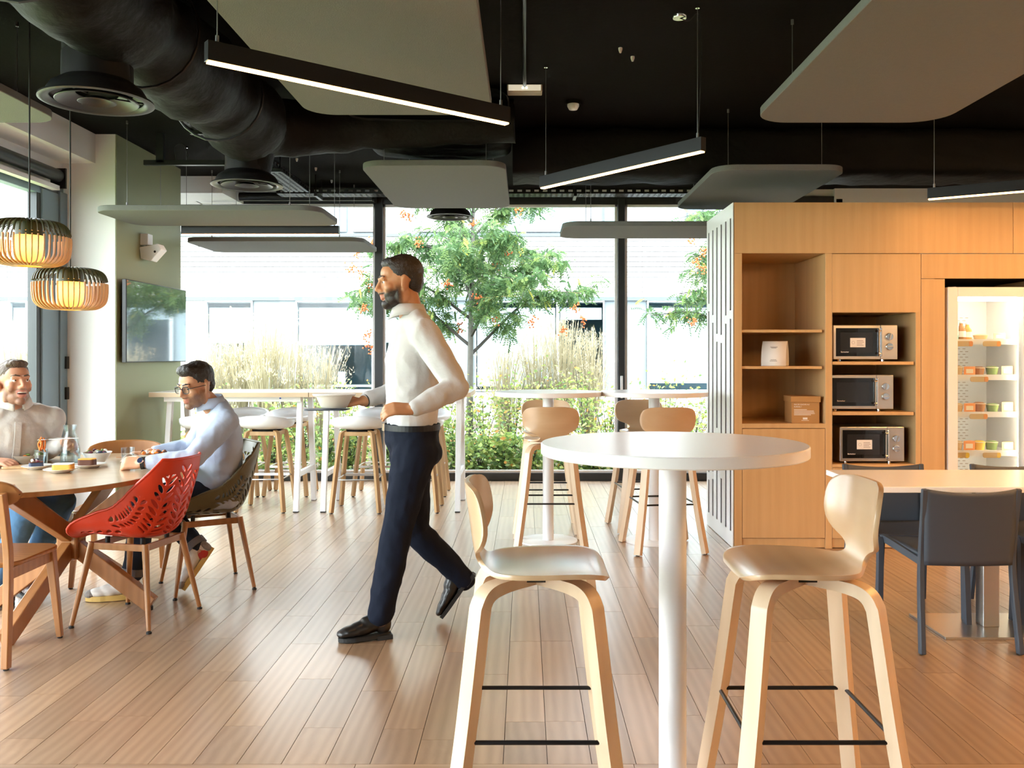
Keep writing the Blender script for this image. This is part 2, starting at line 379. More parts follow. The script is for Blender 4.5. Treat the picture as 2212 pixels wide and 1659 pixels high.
tag(MB().box(XL-.2, XL, YB, -2.34, 0, ZC).build('wall_left_near', 'white'), 'white wall beside the viewer on the left', kind='structure')
tag(MB().box(XL-.2, XL+.0, -2.34, 7.22, 2.72, ZC).build('wall_left', 'white'), 'white strip of wall above the side window', kind='structure')
o = thing('roller_blind', 'rolled up grey roller blind above the side window', 'blind', (XL+.09, 6.2, 2.78))
MB().cyl((0, -2.2, 0), (0, .78, 0), .05, n=20).build('roll', 'frame', o, smooth=40)
MB().box(-.03, .03, -2.2, .75, -.12, -.085).build('bottom_bar', 'wsteel', o)
MB().box(-.06, .06, .78, .80, -.1, .06).build('bracket', 'blackmetal', o)
# --- pier between the windows: white front, olive flank
XP, P0, P1 = -3.358, 7.22, 8.575
tag(MB().box(XL-.2, XP, P0, P1, 0, ZC).build('wall_left_pier', 'white'), 'white pier between side window and back window', kind='structure')
tag(MB().box(XP, XP+.006, P0+.004, P1, 0, ZC).build('wall_left_flank', 'green'), 'olive green flank of the pier', kind='structure')
tag(MB().box(XL-.2, -3.52, 5.0, 7.22, 2.93, ZC).build('trim_2', 'white'), 'white soffit above the side window', kind='structure')
tag(MB().box(XL-.4, XL-.2, P1, YW+.3, 0, ZC).build('wall_left_rear', 'white'), 'white wall strip at the rear corner', kind='structure')
tag(MB().box(XL, XP+.3, 8.9, YW, 3.0, ZC).build('trim_3', 'white'), 'white soffit at the rear corner', kind='structure')
# rear of the room behind the viewer
tag(MB().box(XL-.4, XR, YB-.15, YB, 0, ZC).build('wall_front', mat('grey_plaster', (.35, .34, .33), .7)), 'grey wall behind the viewer', kind='structure')
# ================================================================== CEILING FITTINGS
def raft(x0, x1, y0, y1, z, label, r=.16, wires=True):
    t = thing('acoustic_panel', label, 'acoustic panel', ((x0+x1)/2, (y0+y1)/2, z), group='suspended grey acoustic panels')
    hx, hy = (x1-x0)/2, (y1-y0)/2
    MB().prism(rrect(-hx, hx, -hy, hy, r, 8), 0, .042).build('board', 'felt', t, smooth=35, bevel=.004)
    if wires:
        for sx in (-1, 1):
            for sy in (-1, 1):
                x, y = sx*hx*.72, sy*hy*.78
                MB().cyl((x, y, .04), (x, y, ZC-z-.004), .0022, n=6).cyl((x, y, .04), (x, y, .075), .007, n=8).cyl((x, y, ZC-z-.03), (x, y, ZC-z-.004), .008, n=8).build('suspension_wire', 'cable', t)
    return t
raft(-1.19, -.18, 2.7, 4.86, 2.68, 'large grey acoustic panel overhead behind the long light bar')
raft(1.29, 2.35, 2.6, 5.02, 2.68, 'large grey acoustic panel at the upper right', r=.20)
raft(-1.16, -.14, 6.15, 7.92, 2.68, 'grey acoustic panel hanging above the walking man')
raft(1.355, 2.31, 6.29, 7.99, 2.68, 'grey acoustic panel above the corner of the oak cabinet')
raft(-3.31, -1.57, 6.7, 7.5, 2.46, 'pale acoustic panel hanging nearest the green pier')
raft(-3.30, -1.57, 8.5, 9.43, 2.46, 'lower of two pale acoustic panels by the back window', r=.14)
raft(.32, 2.05, 7.5, 8.3, 2.46, 'pale acoustic panel in front of the right back window')
raft(-3.55, -2.63, 2.9, 5.02, 2.68, 'grey acoustic panel above the bamboo pendants')
def lightbar(p, q, label, z=2.40, m='lampwarm'):
    p, q = Vector((*p, z)), Vector((*q, z)); d = (q-p); L = d.length; rz = math.atan2(d.y, d.x); c = (p+q)/2
    t = thing('pendant_light_bar', label, 'light', c, rz, group='linear pendant lights')
    MB().box(-L/2, L/2, -.02, .02, .006, .078).build('housing', 'blackmetal', t, bevel=.002)
    MB().box(-L/2+.006, L/2-.006, -.0145, .0145, 0, .008).build('diffuser', m, t)
    for sx in (-1, 1):
        x = sx*(L/2-.04)
        MB().cyl((x, 0, .078), (x, 0, ZC-z), .0022, n=6).cyl((x, 0, .078), (x, 0, .105), .007, n=8).build('suspension_wire', 'cable', t)
        MB().cyl((x, 0, ZC-z-.02), (x, 0, ZC-z), .012, n=10).build('ceiling_hook', 'chrome', t)
    return t
lightbar((-1.141, 3.15), (-.08, 4.0), 'long lit light bar hanging at the upper left of centre')
lightbar((.102, 5.53), (.915, 4.53), 'slanting lit light bar right of centre near the ceiling')
lightbar((2.70, 5.92), (3.80, 5.26), 'lit light bar in front of the top of the oak cabinet')
lightbar((-2.97, 7.62), (-1.61, 7.62), 'thin lit light bar between the two pale panels')
lightbar((2.9, 3.7), (4.0, 3.0), 'light bar over the white meeting table', m='lampwarm2')
lightbar((2.5, 1.9), (3.6, 1.2), 'light bar above the near floor on the right', m='lampwarm2')
lightbar((4.4, 2.2), (5.5, 1.5), 'added unseen light bar furthest to the right', m='lampwarm2')  # from here on: unseen bars added for more orange light on the right
lightbar((3.3, 4.6), (4.4, 3.9), 'added unseen light bar over the far end of the white meeting table', m='lampwarm2')
lightbar((2.6, 2.9), (3.7, 2.2), 'added light bar just outside the picture on the right', m='lampwarm2')
lightbar((4.0, 5.5), (5.1, 4.8), 'added unseen light bar in front of the end of the cabinets', m='lampwarm2')
# --- ducts
def wrinkle(o, amp, sc_, seed=0):
    me = o.data; nr = [v.normal.copy() for v in me.vertices]
    for v, n_ in zip(me.vertices, nr): v.co += n_*amp*mnoise.fractal(Vector((v.co.x*sc_[0]+seed, v.co.y*sc_[1], v.co.z*sc_[2])), 1.0, 2.0, 3)
    return o
dt = thing('air_duct', 'black insulated round air duct running along the ceiling at the left', 'duct', (-1.78, 4.3, 2.86))
main = [(0, y, 0) for y in np.linspace(-1.9, 1.35, 60)]
rm = lambda t: .235+.02*math.sin(t*21)+.012*math.sin(t*47)
wrinkle(MB().tube(main, rm, 28).build('duct_run', 'foil', dt, smooth=60), .02, (6, 9, 6))
br = bezier([(0, 1.35, .0), (.05, 1.62, .03), (.35, 1.78, .07), (.9, 1.8, .10), (1.7, 1.8, .12)], 10)
wrinkle(MB().tube(br, lambda t: .215-.07*t, 24).build('duct_branch', 'foil', dt, smooth=60), .016, (8, 6, 8), 3)
ed = bezier([(-.02, 1.2, 0), (-.04, 1.5, -.02), (-.06, 1.58, -.15), (-.07, 1.56, -.33)], 8)
MB().tube(ed, lambda t: .21-.07*t, 24).build('duct_elbow', 'foil', dt, smooth=60)
MB().cyl((-.08, -.46, -.36), (-.08, -.46, .0), .142, n=28).build('duct_drop', 'black', dt, smooth=40)
for y in (-1.2, -.2, .8):
    MB().tube([(math.cos(a)*.262, y, math.sin(a)*.262) for a in np.linspace(0, 2*math.pi, 25)[:-1]], .008, 6, closed=True).build('duct_strap', 'blackmetal', dt)
fd = MB(); P = []
for y in np.linspace(5.85, 7.05, 26):
    P.append([Vector((-.66+.55*math.copysign(abs(math.cos(a))**.45, math.cos(a)), y, 3.035+.112*math.copysign(abs(math.sin(a))**.55, math.sin(a)))) for a in np.linspace(0, 2*math.pi, 41)])
fd.grid(P); o = fd.build('flat_air_duct', 'foil', smooth=60); wrinkle(o, .018, (3, 14, 4), 9); tag(o, 'flat black duct section above the hanging panel in the middle', 'duct')
P = []
for x in np.linspace(-.1, 6.2, 60):
    P.append([Vector((x, 7.1+.24*math.copysign(abs(math.cos(a))**.35, math.cos(a)), 2.952+.192*math.copysign(abs(math.sin(a))**.4, math.sin(a)))) for a in np.linspace(0, 2*math.pi, 41)])
o = MB().grid(P).build('main_air_duct', 'foil', smooth=60); wrinkle(o, .02, (5, 6, 5), 4); tag(o, 'large black main air duct crossing above the cabinets', 'duct')
def diffuser(x, y, z, label, drop=True):
    t = thing('air_diffuser', label, 'air vent', (x, y, z), group='round black air diffusers')
    MB().lathe([(.14, .20), (.142, .09), (.185, .06), (.2, .035), (.205, .012), (.198, .012), (.15, .05), (.0, .06)], n=40).build('housing', 'blackmetal', t, smooth=50)
    MB().lathe([(.23, .008), (.232, .0), (.215, -.004), (.19, .004), (.186, .012), (.2, .016), (.23, .008)], n=48).build('outer_ring', 'blackmetal', t, smooth=60)
    MB().lathe([(.168, .0), (.165, -.003), (.12, .022), (.09, .03), (.085, .034), (.13, .03), (.168, .004), (.168, 0)], n=48).build('middle_cone', 'blackmetal', t, smooth=60)
    MB().lathe([(.078, -.002), (.074, -.004), (.04, .018), (0, .026)], n=36).build('inner_cone', 'blackmetal', t, smooth=60)
    for k in range(3):
        a = k*2.094+.4
        MB().beam((.07*math.cos(a), .07*math.sin(a), .02), (.2*math.cos(a), .2*math.sin(a), .012), .008, .006).build('spoke', 'blackmetal', t)
    if drop: MB().cyl((0, 0, .18), (0, 0, ZC-z), .138, n=28).build('duct_stub', 'black', t, smooth=40)
    return t
diffuser(-1.86, 3.83, 2.455, 'largest round black air diffuser near the pendants')
diffuser(-1.85, 5.86, 2.485, 'round black air diffuser beyond the pendants, near the green pier')
diffuser(-.74, 8.68, 2.72, 'small distant air diffuser in front of the tree')
# --- cable trays
def tray(name, p, q, wdt, label, slots_front=True):
    p, q = Vector(p), Vector(q); d = q-p; L = d.length; rz = math.atan2(d.y, d.x)
    t = thing(name, label, 'cable tray', p, rz, group='black cable trays')
    mb = MB(); hw = wdt/2
    for s_ in (-1, 1):
        y = s_*hw
        mb.box(0, L, y-.002, y+.002, 0, .012).box(0, L, y-.002, y+.002, .038, .055)
        k = 0.0
        while k < L: mb.box(k, min(k+.04, L), y-.002, y+.002, .012, .038); k += .085
    mb.build('side_rail', 'blackmetal', t)
    mb = MB(); n = int(L/.055)
    for s_ in np.linspace(-hw+.012, hw-.012, 5): mb.box(0, L, s_-.014, s_+.014, 0, .002)
    for i in range(n): mb.box(i*.055, i*.055+.022, -hw, hw, 0, .002)
    mb.build('perforated_base', 'blackmetal', t)
    k = .4
    while k < L:
        mb = MB().box(k-.015, k+.015, -hw-.03, hw+.03, -.03, -.002)
        for s_ in (-1, 1): mb.box(k-.006, k+.006, s_*(hw+.02)-.006, s_*(hw+.02)+.006, -.03, ZC-p.z)
        mb.build('hanger', 'blackmetal', t); k += 1.3
    return t
tray('cable_tray', (-2.5, 8.95, 2.985), (2.6, 8.95, 2.985), .2, 'black perforated cable tray along the top of the back windows')
tray('cable_tray', (-2.28, 3.4, 2.99), (-2.28, 8.8, 2.99), .24, 'black perforated cable tray running away along the left ceiling')
st = thing('ceiling_strut', 'black strut on a short post beside the green pier', 'strut', (-2.75, 7.2, 2.93))
MB().box(-.36, .34, -.02, .02, -.02, .02).build('rail', 'blackmetal', st); MB().box(-.26, -.20, -.02, .02, .0, ZC-2.93).build('post', 'blackmetal', st)
MB().tube(bezier([(-.1, 0, .02), (-.11, 0, .13), (-.04, 0, .15), (.0, 0, .05)], 6), .004, 6).build('cable', 'rubber', st)
# --- small ceiling things
em = thing('emergency_light', 'small emergency light on the black ceiling', 'light', (-.005, 5.94, ZC-.05))
MB().box(-.118, .118, -.05, .05, .0, .05).build('body', mat('cream_plastic', (.55, .5, .4), .4), em, bevel=.006)
MB().box(-.108, .108, -.053, -.045, .006, .044).build('lens', mat('frosted_lens', (.62, .6, .5), .25, emit=(1, .9, .7), es=.25), em)
for x in (-.012, .012): MB().box(x-.006, x+.006, -.056, -.05, .018, .03).build('led', emis('led_dot', (.9, 1, .9), 2.0), em)
MB().cyl((0, -1.6, .04), (0, 0, .04), .012, n=10).build('conduit', 'blackmetal', em)
sm = thing('smoke_detector', 'white smoke detector on the black ceiling', 'smoke detector', (.34, 6.28, ZC-.07))
MB().lathe([(.055, .07), (.055, .045), (.035, .045)], n=24).build('base', 'black', sm, smooth=40)
MB().lathe([(.042, .045), (.042, .03), (.03, .008), (0, .0)], n=24).build('head', 'wplast', sm, smooth=50)
cr = thing('ceiling_rose', 'chrome ceiling rose with a cable to the light bar', 'ceiling rose', (.82, 4.69, ZC))
MB().lathe([(.0, -.022), (.036, -.022), (.04, -.016), (.04, 0)], n=24).build('disc', 'chrome', cr, smooth=40)
MB().tube(bezier([(.0, 0, -.02), (.05, 0, -.035), (.1, -.02, -.01), (.105, -.05, -.25), (.075, -.12, -.69)], 8), .003, 6).build('cable', 'rubber', cr)
for (x, y), lab in zip([(.56, 5.2), (-2.1, 8.1), (-2.02, 8.5), (-2.0, 9.1), (2.3, 4.9), (.65, 5.35)], ['left of two tiny anchors on the black ceiling near the smoke detector', 'nearest of three tiny ceiling anchors beyond the second diffuser', 'middle of three tiny ceiling anchors beyond the second diffuser', 'tiny ceiling anchor closest to the back window', 'tiny ceiling anchor above the large right panel', 'right of two tiny anchors on the black ceiling near the smoke detector']):
    o = MB().lathe([(.012, 0), (.012, -.012), (.006, -.03), (0, -.032)], (x, y, ZC), 10).build('ceiling_anchor', 'wsteel', smooth=50); tag(o, lab, 'anchor', 'loose ceiling anchors')
# --- bamboo pendants
SLN = 44
def slat_mesh(low):
    prof = bezier([(.055, .0, .104), (.115, 0, .103), (.158, 0, .084), (.176, 0, .042), (.177, 0, -.026), (.165, 0, -.073), (.125, 0, -.100), (.06, 0, -.104)], 5)
    zc = .036
    pts = [p for p in prof if ((p.z <= zc+.004) if low else (p.z >= zc-.004))]
    me = MB().sweep(pts, [(-.0028, -.0055), (.0028, -.0055), (.0028, .0055), (-.0028, .0055)], (0, 1, 0)).mesh('slat'); me.materials.append(M['bamboo' if low else 'bamboog']); return me
SL_LO, SL_HI = slat_mesh(True), slat_mesh(False)
def pendant(x, y, z, label):
    t = thing('bamboo_pendant_lamp', label, 'pendant lamp', (x, y, z), group='bamboo pendant lamps')
    for k in range(SLN):
        a = 2*math.pi*k/SLN
        s_ = bpy.data.objects.new('slat', SL_LO); COL.objects.link(s_); s_.parent = t; s_.rotation_euler = (0, 0, a)
        s2 = bpy.data.objects.new('slat_tip', SL_HI); COL.objects.link(s2); s2.parent = s_
    MB().lathe([(.06, .108), (.06, .100), (.0, .100)], n=30).build('top_ring', 'bamboog', t)
    MB().lathe([(.066, -.110), (.066, -.099), (.052, -.099), (.052, -.110), (.066, -.110)], n=30).build('bottom_ring', 'bamboo', t)
    MB().lathe([(.064, .100), (.066, .036), (.063, .036), (.061, .100)], n=30).build('diffuser_collar', 'bamboog', t, smooth=40)
    m_, nt, b = new_mat('lit_woven_diffuser'); b.inputs['Base Color'].default_value = (.85, .6, .25, 1); b.inputs['Roughness'].default_value = .8
    tr = nt.nodes.new('ShaderNodeBsdfTranslucent'); tr.inputs[0].default_value = (.95, .7, .3, 1); mx = nt.nodes.new('ShaderNodeMixShader'); mx.inputs[0].default_value = .65
    nt.links.new(b.outputs[0], mx.inputs[1]); nt.links.new(tr.outputs[0], mx.inputs[2]); nt.links.new(mx.outputs[0], nt.nodes['Material Output'].inputs[0])
    mb = MB(); zz = np.linspace(.036, -.098, 14)
    mb.lathe([(.064+.0012*(-1)**i, q) for i, q in enumerate(zz)], n=30); mb.build('woven_diffuser', m_, t, smooth=40)
    MB().ell((0, 0, -.01), (.028, .028, .045)).build('bulb', 'bulb', t, smooth=60)
    MB().cyl((0, 0, .03), (0, 0, .10), .014, n=12).build('socket', 'blackmetal', t)
    MB().cyl((0, 0, .10), (0, 0, ZC-z), .004, n=8).build('cord', 'rubber', t)
    return t
pendant(-2.39, 4.25, 1.895, 'bamboo pendant lamp hanging higher, cut by the left edge')
pendant(-2.40, 4.65, 1.705, 'lower bamboo pendant lamp in front of the white pier')
# --- TV and wall speaker on the olive flank
tv = thing('television', 'flat television on the olive green pier, mirroring the garden', 'television', (XP+.006, 7.91, 1.645))
MB().box(.025, .062, -.642, .642, -.345, .345).build('casing', 'blackmetal', tv, bevel=.004)
MB().box(.0615, .0635, -.634, .634, -.337, .337).build('screen', 'tv', tv)
MB().box(0, .026, -.2, .2, -.15, .15).build('wall_mount', 'blackmetal', tv)
sp = thing('wall_speaker', 'small white wedge shaped speaker on the olive pier above the television', 'speaker', (XP+.006, 7.72, 2.30))
MB().box(0, .07, -.05, .05, .02, .12).build('mount_box', 'wplast', sp, bevel=.005)
MB().cyl((.04, 0, -.01), (.04, 0, .03), .012, n=10).build('pivot', 'blackmetal', sp)
MB().prism([(.0, .0), (.16, .03), (.19, -.02), (.10, -.12), (.01, -.10)], -.065, .065, Matrix(((1,0,0),(0,0,1),(0,1,0)))).build('horn', 'wplast', sp, bevel=.006)
MB().ell((.135, -.066, -.04), (.01, .004, .01)).build('port', 'rubber', sp)
# ================================================================== HIGH TABLES AND BIRCH STOOLS
def make_stool():
    t = thing('bar_stool', 'x', 'stool', (0, 0, 0), group='birch plywood bar stools')
    prof = [(.190,.738,.10),(.187,.742,.13),(.180,.746,.155),(.165,.750,.172),(.13,.752,.184),(.07,.750,.190),(0,.747,.190),(-.06,.747,.182),(-.10,.749,.165),(-.125,.753,.135),(-.145,.762,.092),(-.160,.778,.072),(-.168,.795,.072),(-.174,.812,.10),(-.178,.825,.150),(-.182,.845,.180),(-.187,.88,.196),(-.192,.915,.200),(-.197,.95,.197),(-.200,.975,.185),(-.202,.99,.165),(-.203,.997,.135),(-.203,1.001,.09)]
    P = []
    for i, (x, z, wd) in enumerate(prof):
        row = []
        for u in np.linspace(-1, 1, 15):
            y = u*wd; back = min(1, max(0, (z-.78)/.08)); seat = 1-back
            row.append(Vector((x+back*.05*(y/.2)**2, y, z+seat*.012*((y/.19)**2-(x/.19)**2*.3))))
        P.append(row)
    o = MB().grid(P).build('seat_shell', 'birch', t, smooth=60)
    s_ = o.modifiers.new('sub', 'SUBSURF'); s_.levels = s_.render_levels = 1
    s_ = o.modifiers.new('sol', 'SOLIDIFY'); s_.thickness = .013; s_.offset = 1
    s_ = o.modifiers.new('bev', 'BEVEL'); s_.width = .003; s_.segments = 2; s_.limit_method = 'ANGLE'; s_.angle_limit = R(60)
    for sx in (1, -1):
        for sy in (1, -1):
            pts = bezier([(.015*sx, .015*sy, .722), (.09*sx, .09*sy, .722), (.13*sx, .13*sy, .712), (.149*sx, .149*sy, .682), (.157*sx, .157*sy, .63), (.19*sx, .19*sy, .335), (.235*sx, .235*sy, .006)], 6)
            sec = lambda t_: [(-.024, -.013-.004*min(1, t_*4)), (.024, -.013-.004*min(1, t_*4)), (.024, .013+.004*min(1, t_*4)), (-.024, .013+.004*min(1, t_*4))]
            lg = MB().sweep(pts, sec, (-sy, sx, 0)).build('leg', 'birchx', t, smooth=40, bevel=.004)
            MB().cyl((.236*sx, .236*sy, 0), (.235*sx, .235*sy, .007), .013, n=10).build('glide', 'rubber', lg)
    MB().tube([(x, y, .335) for x, y in rrect(-.192, .192, -.192, .192, .025, 4)], .0062, 10, closed=True).build('footrest', 'blackmetal', t, smooth=60)
    MB().box(-.06, .06, -.06, .06, .722, .742).build('seat_spacer', 'rubber', t)
    return t
def high_table(x, y, label, name='high_table'):
    t = thing(name, label, 'table', (x, y, 0), group='round white high tables')
    MB().lathe([(0, 1.094), (.388, 1.094), (.391, 1.091), (.391, 1.064), (.388, 1.061), (0, 1.061)], n=96).build('tabletop', 'wlam', t, smooth=30)
    MB().lathe([(.0405, 1.062), (.0405, .006)], n=40).build('post', 'wsteel', t, smooth=60)
    MB().lathe([(0, .009), (.212, .009), (.216, .005), (.216, 0)], n=72).build('base_plate', 'wsteel', t, smooth=30)
    return t
high_table(.437, 2.62, 'round white high table in the foreground')
high_table(.167, 6.46, 'round white high table near the back window, left of the pair')
high_table(.943, 6.46, 'round white high table near the back window, right of the pair')
s0 = make_stool(); s0.location = (.03, 2.51, 0); s0['label'] = 'birch bar stool left of the near white high table'
dup(s0, (.785, 2.51, 0), R(180), 'birch bar stool right of the near white high table')
dup(s0, (.175, 6.26, 0), R(90), 'birch bar stool with its back to us at the left far high table')
dup(s0, (.165, 6.90, 0), R(-90), 'birch bar stool behind the post of the left far high table')
dup(s0, (.965, 6.22, 0), R(97), 'birch bar stool with its back to us at the right far high table')
dup(s0, (.93, 6.95, 0), R(-83), 'birch bar stool behind the post of the right far high table')
# ================================================================== LONG BENCH TABLES AND WHITE STOOLS
def bench(x0, x1, label):
    t = thing('high_bench_table', label, 'table', ((x0+x1)/2, 7.97, 0), group='long high bench tables'); L = x1-x0-.006; h = L/2
    MB().box(-h, h, -.37, .37, 1.0, 1.038).build('tabletop', wood('bench_edge', (.50, .36, .22), (.64, .49, .33), rough=.4, grain=(2, 20, 20)), t)
    MB().box(-h, h, -.37, .37, 1.038, 1.0405).build('laminate', 'wlam', t)
    MB().box(-h+.09, h-.09, -.27, -.24, .955, 1.0).box(-h+.09, h-.09, .24, .27, .955, 1.0).build('apron', 'wsteel', t)
    for s_ in (-1, 1):
        x = s_*(h-.115)
        for sy in (-1, 1):
            MB().beam((x, sy*.18, 1.0), (x, sy*.325, .006), .045, .05, side=(1, 0, 0)).build('leg', 'wsteel', t, bevel=.003)
            MB().box(x-.022, x+.022, sy*.325-.024, sy*.325+.024, 0, .008).build('foot', 'rubber', t)
        MB().beam((x, -.278, .32), (x, .278, .32), .035, .045, side=(1, 0, 0)).build('stretcher', 'wsteel', t)
    return t
b1 = bench(-3.25, -1.87, 'long high bench table with oak edge, against the green pier')
b2 = bench(-1.87, -.47, 'long high bench table with oak edge, behind the walking man')
o = MB().lathe([(.008, 0), (.008, .001), (0, .001)], n=16).build('sticker', mat('blue_sticker', (.03, .1, .45), .4), b1); o.location = (.42, -.272, .985); o.rotation_euler = (R(90), 0, 0)
def make_white_stool():
    t = thing('white_shell_stool', 'x', 'stool', group='white shell bar stools')
    P = []; NA = 49
    rad = [0, .05, .10, .145, .185, .213, .228, .236, .238]
    for i, r_ in enumerate(rad):
        row = []
        for a in np.linspace(0, 2*math.pi, NA):
            bk = max(0.0, -math.cos(a)); bk = bk**1.3; fr = max(0.0, math.cos(a))
            k = i/(len(rad)-1); up = (k**2.4)*(.085+.05*bk-.035*fr)
            rr = r_*(1.0-.05*fr); row.append(Vector((rr*math.cos(a)*1.0, rr*math.sin(a)*1.04, .706+up)))
        P.append(row)
    o = MB().grid(P, flip=False).build('seat_shell', 'wplast', t, smooth=70)
    s_ = o.modifiers.new('sol', 'SOLIDIFY'); s_.thickness = .012; s_.offset = -1
    fr_ = MB()
    for a, b_ in (((-.12,-.12),(.12,-.12)), ((.12,-.12),(.12,.12)), ((.12,.12),(-.12,.12)), ((-.12,.12),(-.12,-.12))):
        fr_.beam((*a, .678), (*b_, .678), .024, .036)
    fr_.build('seat_frame', 'oakleg', t, bevel=.004)
    MB().lathe([(0, .704), (.12, .704), (.13, .692), (0, .692)], n=24).build('seat_pad', 'rubber', t)
    for sx in (1, -1):
        for sy in (1, -1):
            pts = bezier([(.10*sx, .10*sy, .692), (.128*sx, .128*sy, .682), (.139*sx, .139*sy, .645), (.17*sx, .17*sy, .38), (.206*sx, .206*sy, .008)], 5)
            lg = MB().sweep(pts, [(-.017, -.016), (.017, -.016), (.017, .016), (-.017, .016)], (-sy, sx, 0)).build('leg', 'oakleg', t, smooth=40, bevel=.003)
            MB().cyl((.206*sx, .206*sy, 0), (.206*sx, .206*sy, .009), .013, n=10).build('glide', 'rubber', lg)
    MB().tube([(x, y, .285) for x, y in rrect(-.172, .172, -.172, .172, .012, 3)], .006, 8, closed=True).box(.166, .176, -.16, .16, .275, .297).build('footrest', 'steel', t, smooth=60)
    return t
ws = make_white_stool(); ws.rotation_euler = (0, 0, R(90)); ws.location = (-2.79, 7.77, 0); ws['label'] = 'white shell stool half hidden behind the seated man in glasses'
dup(ws, (-2.29, 7.80, 0), R(90), 'white shell stool just right of the seated man in glasses')
dup(ws, (-1.46, 7.77, 0), R(90), 'white shell stool left of the walking man')
dup(ws, (-.965, 7.79, 0), R(90), 'white shell stool hidden behind the walking man')
dup(ws, (-2.78, 8.68, 0), R(-90), 'white shell stool across the bench, seen over the seated shoulder')
dup(ws, (-2.31, 8.68, 0), R(-90), 'white shell stool across the bench, behind the one right of the seated man')
dup(ws, (-1.45, 8.68, 0), R(-90), 'white shell stool across the bench, behind the one left of the walking man')
dup(ws, (-.98, 8.68, 0), R(-90), 'white shell stool across the bench, at the right end')
# ================================================================== OVAL TABLE
TC = Vector((-2.44, 4.70, 0))
ot = thing('oval_dining_table', 'oval oak dining table with crossed beam legs, set for lunch', 'table', (-2.42, 4.70, 0))
def sellip(a, b, n=96, e=2.3):
    out = []
    for k in range(n):
        th = 2*math.pi*k/n; c, s_ = math.cos(th), math.sin(th)
        out.append((a*math.copysign(abs(c)**(2/e), c)-.02, b*math.copysign(abs(s_)**(2/e), s_)))
    return out
MB().prism(sellip(.565, .82), .724, .7455).build('tabletop', 'oaktop', ot, smooth=30)
MB().prism(sellip(.567, .822), .7225, .7435).build('rim', 'oakdark', ot, smooth=30)
MB().box(-.055, .055, -.055, .055, .275, .46).build('hub', 'oakdark', ot, bevel=.012)
for k, (dx, dy, r_) in enumerate(((1, 0, .43), (-1, 0, .43), (0, -1, .60), (0, 1, .60))):
    sd_ = (dy, dx, 0)
    MB().beam((dx*.03, dy*.03, .41), (dx*r_*.98, dy*r_*.98, .715), .052, .085, side=sd_).build('upper_arm', 'oakdark', ot, bevel=.004)
    MB().beam((dx*.03, dy*.03, .335), (dx*r_, dy*r_, .03), .052, .085, side=sd_).build('leg', 'oakdark', ot, bevel=.004)
    MB().cyl((dx*r_*.97, dy*r_*.97, 0), (dx*r_*.97, dy*r_*.97, .02), .018, n=12).build('foot', 'rubber', ot)
# ---- wooden dining chairs
def make_wood_chair():
    t = thing('wooden_dining_chair', 'x', 'chair', group='plain wooden dining chairs')
    MB().prism([(p[0], p[1]) for p in rrect(-.215, .22, -.22, .22, .09, 8)], .432, .452).build('seat', 'oakdark', t, smooth=35, bevel=.005)
    P = []
    for v in np.linspace(-1, 1, 13):
        row = []
        for u in np.linspace(-1, 1, 25):
            hh = (1-abs(u)**4.5)**.5*.058*(1+.18*(1-u*u)); row.append(Vector((-.245+.075*u*u-.01*v, .235*u, .752+v*hh)))
        P.append(row)
    o = MB().grid(P).build('backrest', 'oakdark', t, smooth=60)
    s_ = o.modifiers.new('sol', 'SOLIDIFY'); s_.thickness = .02; s_.offset = 0
    for sy in (1, -1):
        MB().sweep(bezier([(-.235, sy*.205, .006), (-.20, sy*.195, .43), (-.212, sy*.19, .60), (-.235, sy*.185, .76)], 5), [(-.015, -.018), (.015, -.018), (.015, .018), (-.015, .018)], (0, 1, 0)).build('rear_leg', 'oakdark', t, bevel=.004)
        MB().beam((.175, sy*.175, .432), (.205, sy*.205, .006), .04, .04, side=(0, 1, 0), w1=.026, h1=.026).build('front_leg', 'oakdark', t, bevel=.004)
        MB().beam((-.19, sy*.185, .40), (.17, sy*.175, .40), .02, .05, side=(0, 1, 0)).build('side_rail', 'oakdark', t)
        for x, y in ((-.235, sy*.205), (.205, sy*.205)): MB().cyl((x, y, 0), (x, y, .008), .012, n=10).build('glide', 'rubber', t)
    MB().beam((.175, -.17, .40), (.175, .17, .40), .02, .05, side=(1, 0, 0)).build('front_rail', 'oakdark', t)
    return t
wc = make_wood_chair(); wc.location = (-2.44, 4.03, 0); wc.rotation_euler = (0, 0, R(90)); wc['label'] = 'wooden chair in the lower left corner, back to the camera'
dup(wc, (-2.475, 5.36, 0), R(-80), 'wooden chair across the oval table, its back showing behind the salad bowl')
# ---- leaf-perforated shell chairs
def leaf_hole(u, v):
    """true inside a cut-out; u runs across the shell (-1..1), v from seat front (0) to back top (1)"""
    if abs(u) > .93 or v < .035 or v > .965: return False
    # sprigs: stems at fixed u positions, leaves in pairs slanting upwards
    for (u0, v0, v1, wdt, sl) in SPRIGS:
        if not (v0 <= v <= v1): continue
        du = u-u0
        if abs(du) > wdt*1.02 or abs(du) < .022: continue
        k = (v-abs(du)*sl-v0)/.046; j = k-math.floor(k)
        # leaf shape: fat in the middle of its length, pointed at both ends
        q = abs(du)/wdt; fat = math.sin(math.pi*min(1, max(0, q)))**.7*.66
        if .5-fat/2 < j < .5+fat/2 and k > 0: return True
    return False
SPRIGS = [(0, .07, .33, .15, .20), (-.52, .10, .34, .15, .20), (.52, .10, .34, .15, .20), (0, .47, .95, .20, .24), (-.44, .44, .90, .21, .24), (.44, .44, .90, .21, .24), (-.80, .30, .74, .11, .3), (.80, .30, .74, .11, .3)]
LIFT_V = [0, .1, .2, .3, .4, .5, .6, .7, .8, .9, 1.0]; LIFT_H = [.015, .06, .115, .165, .20, .215, .20, .16, .115, .07, .035]
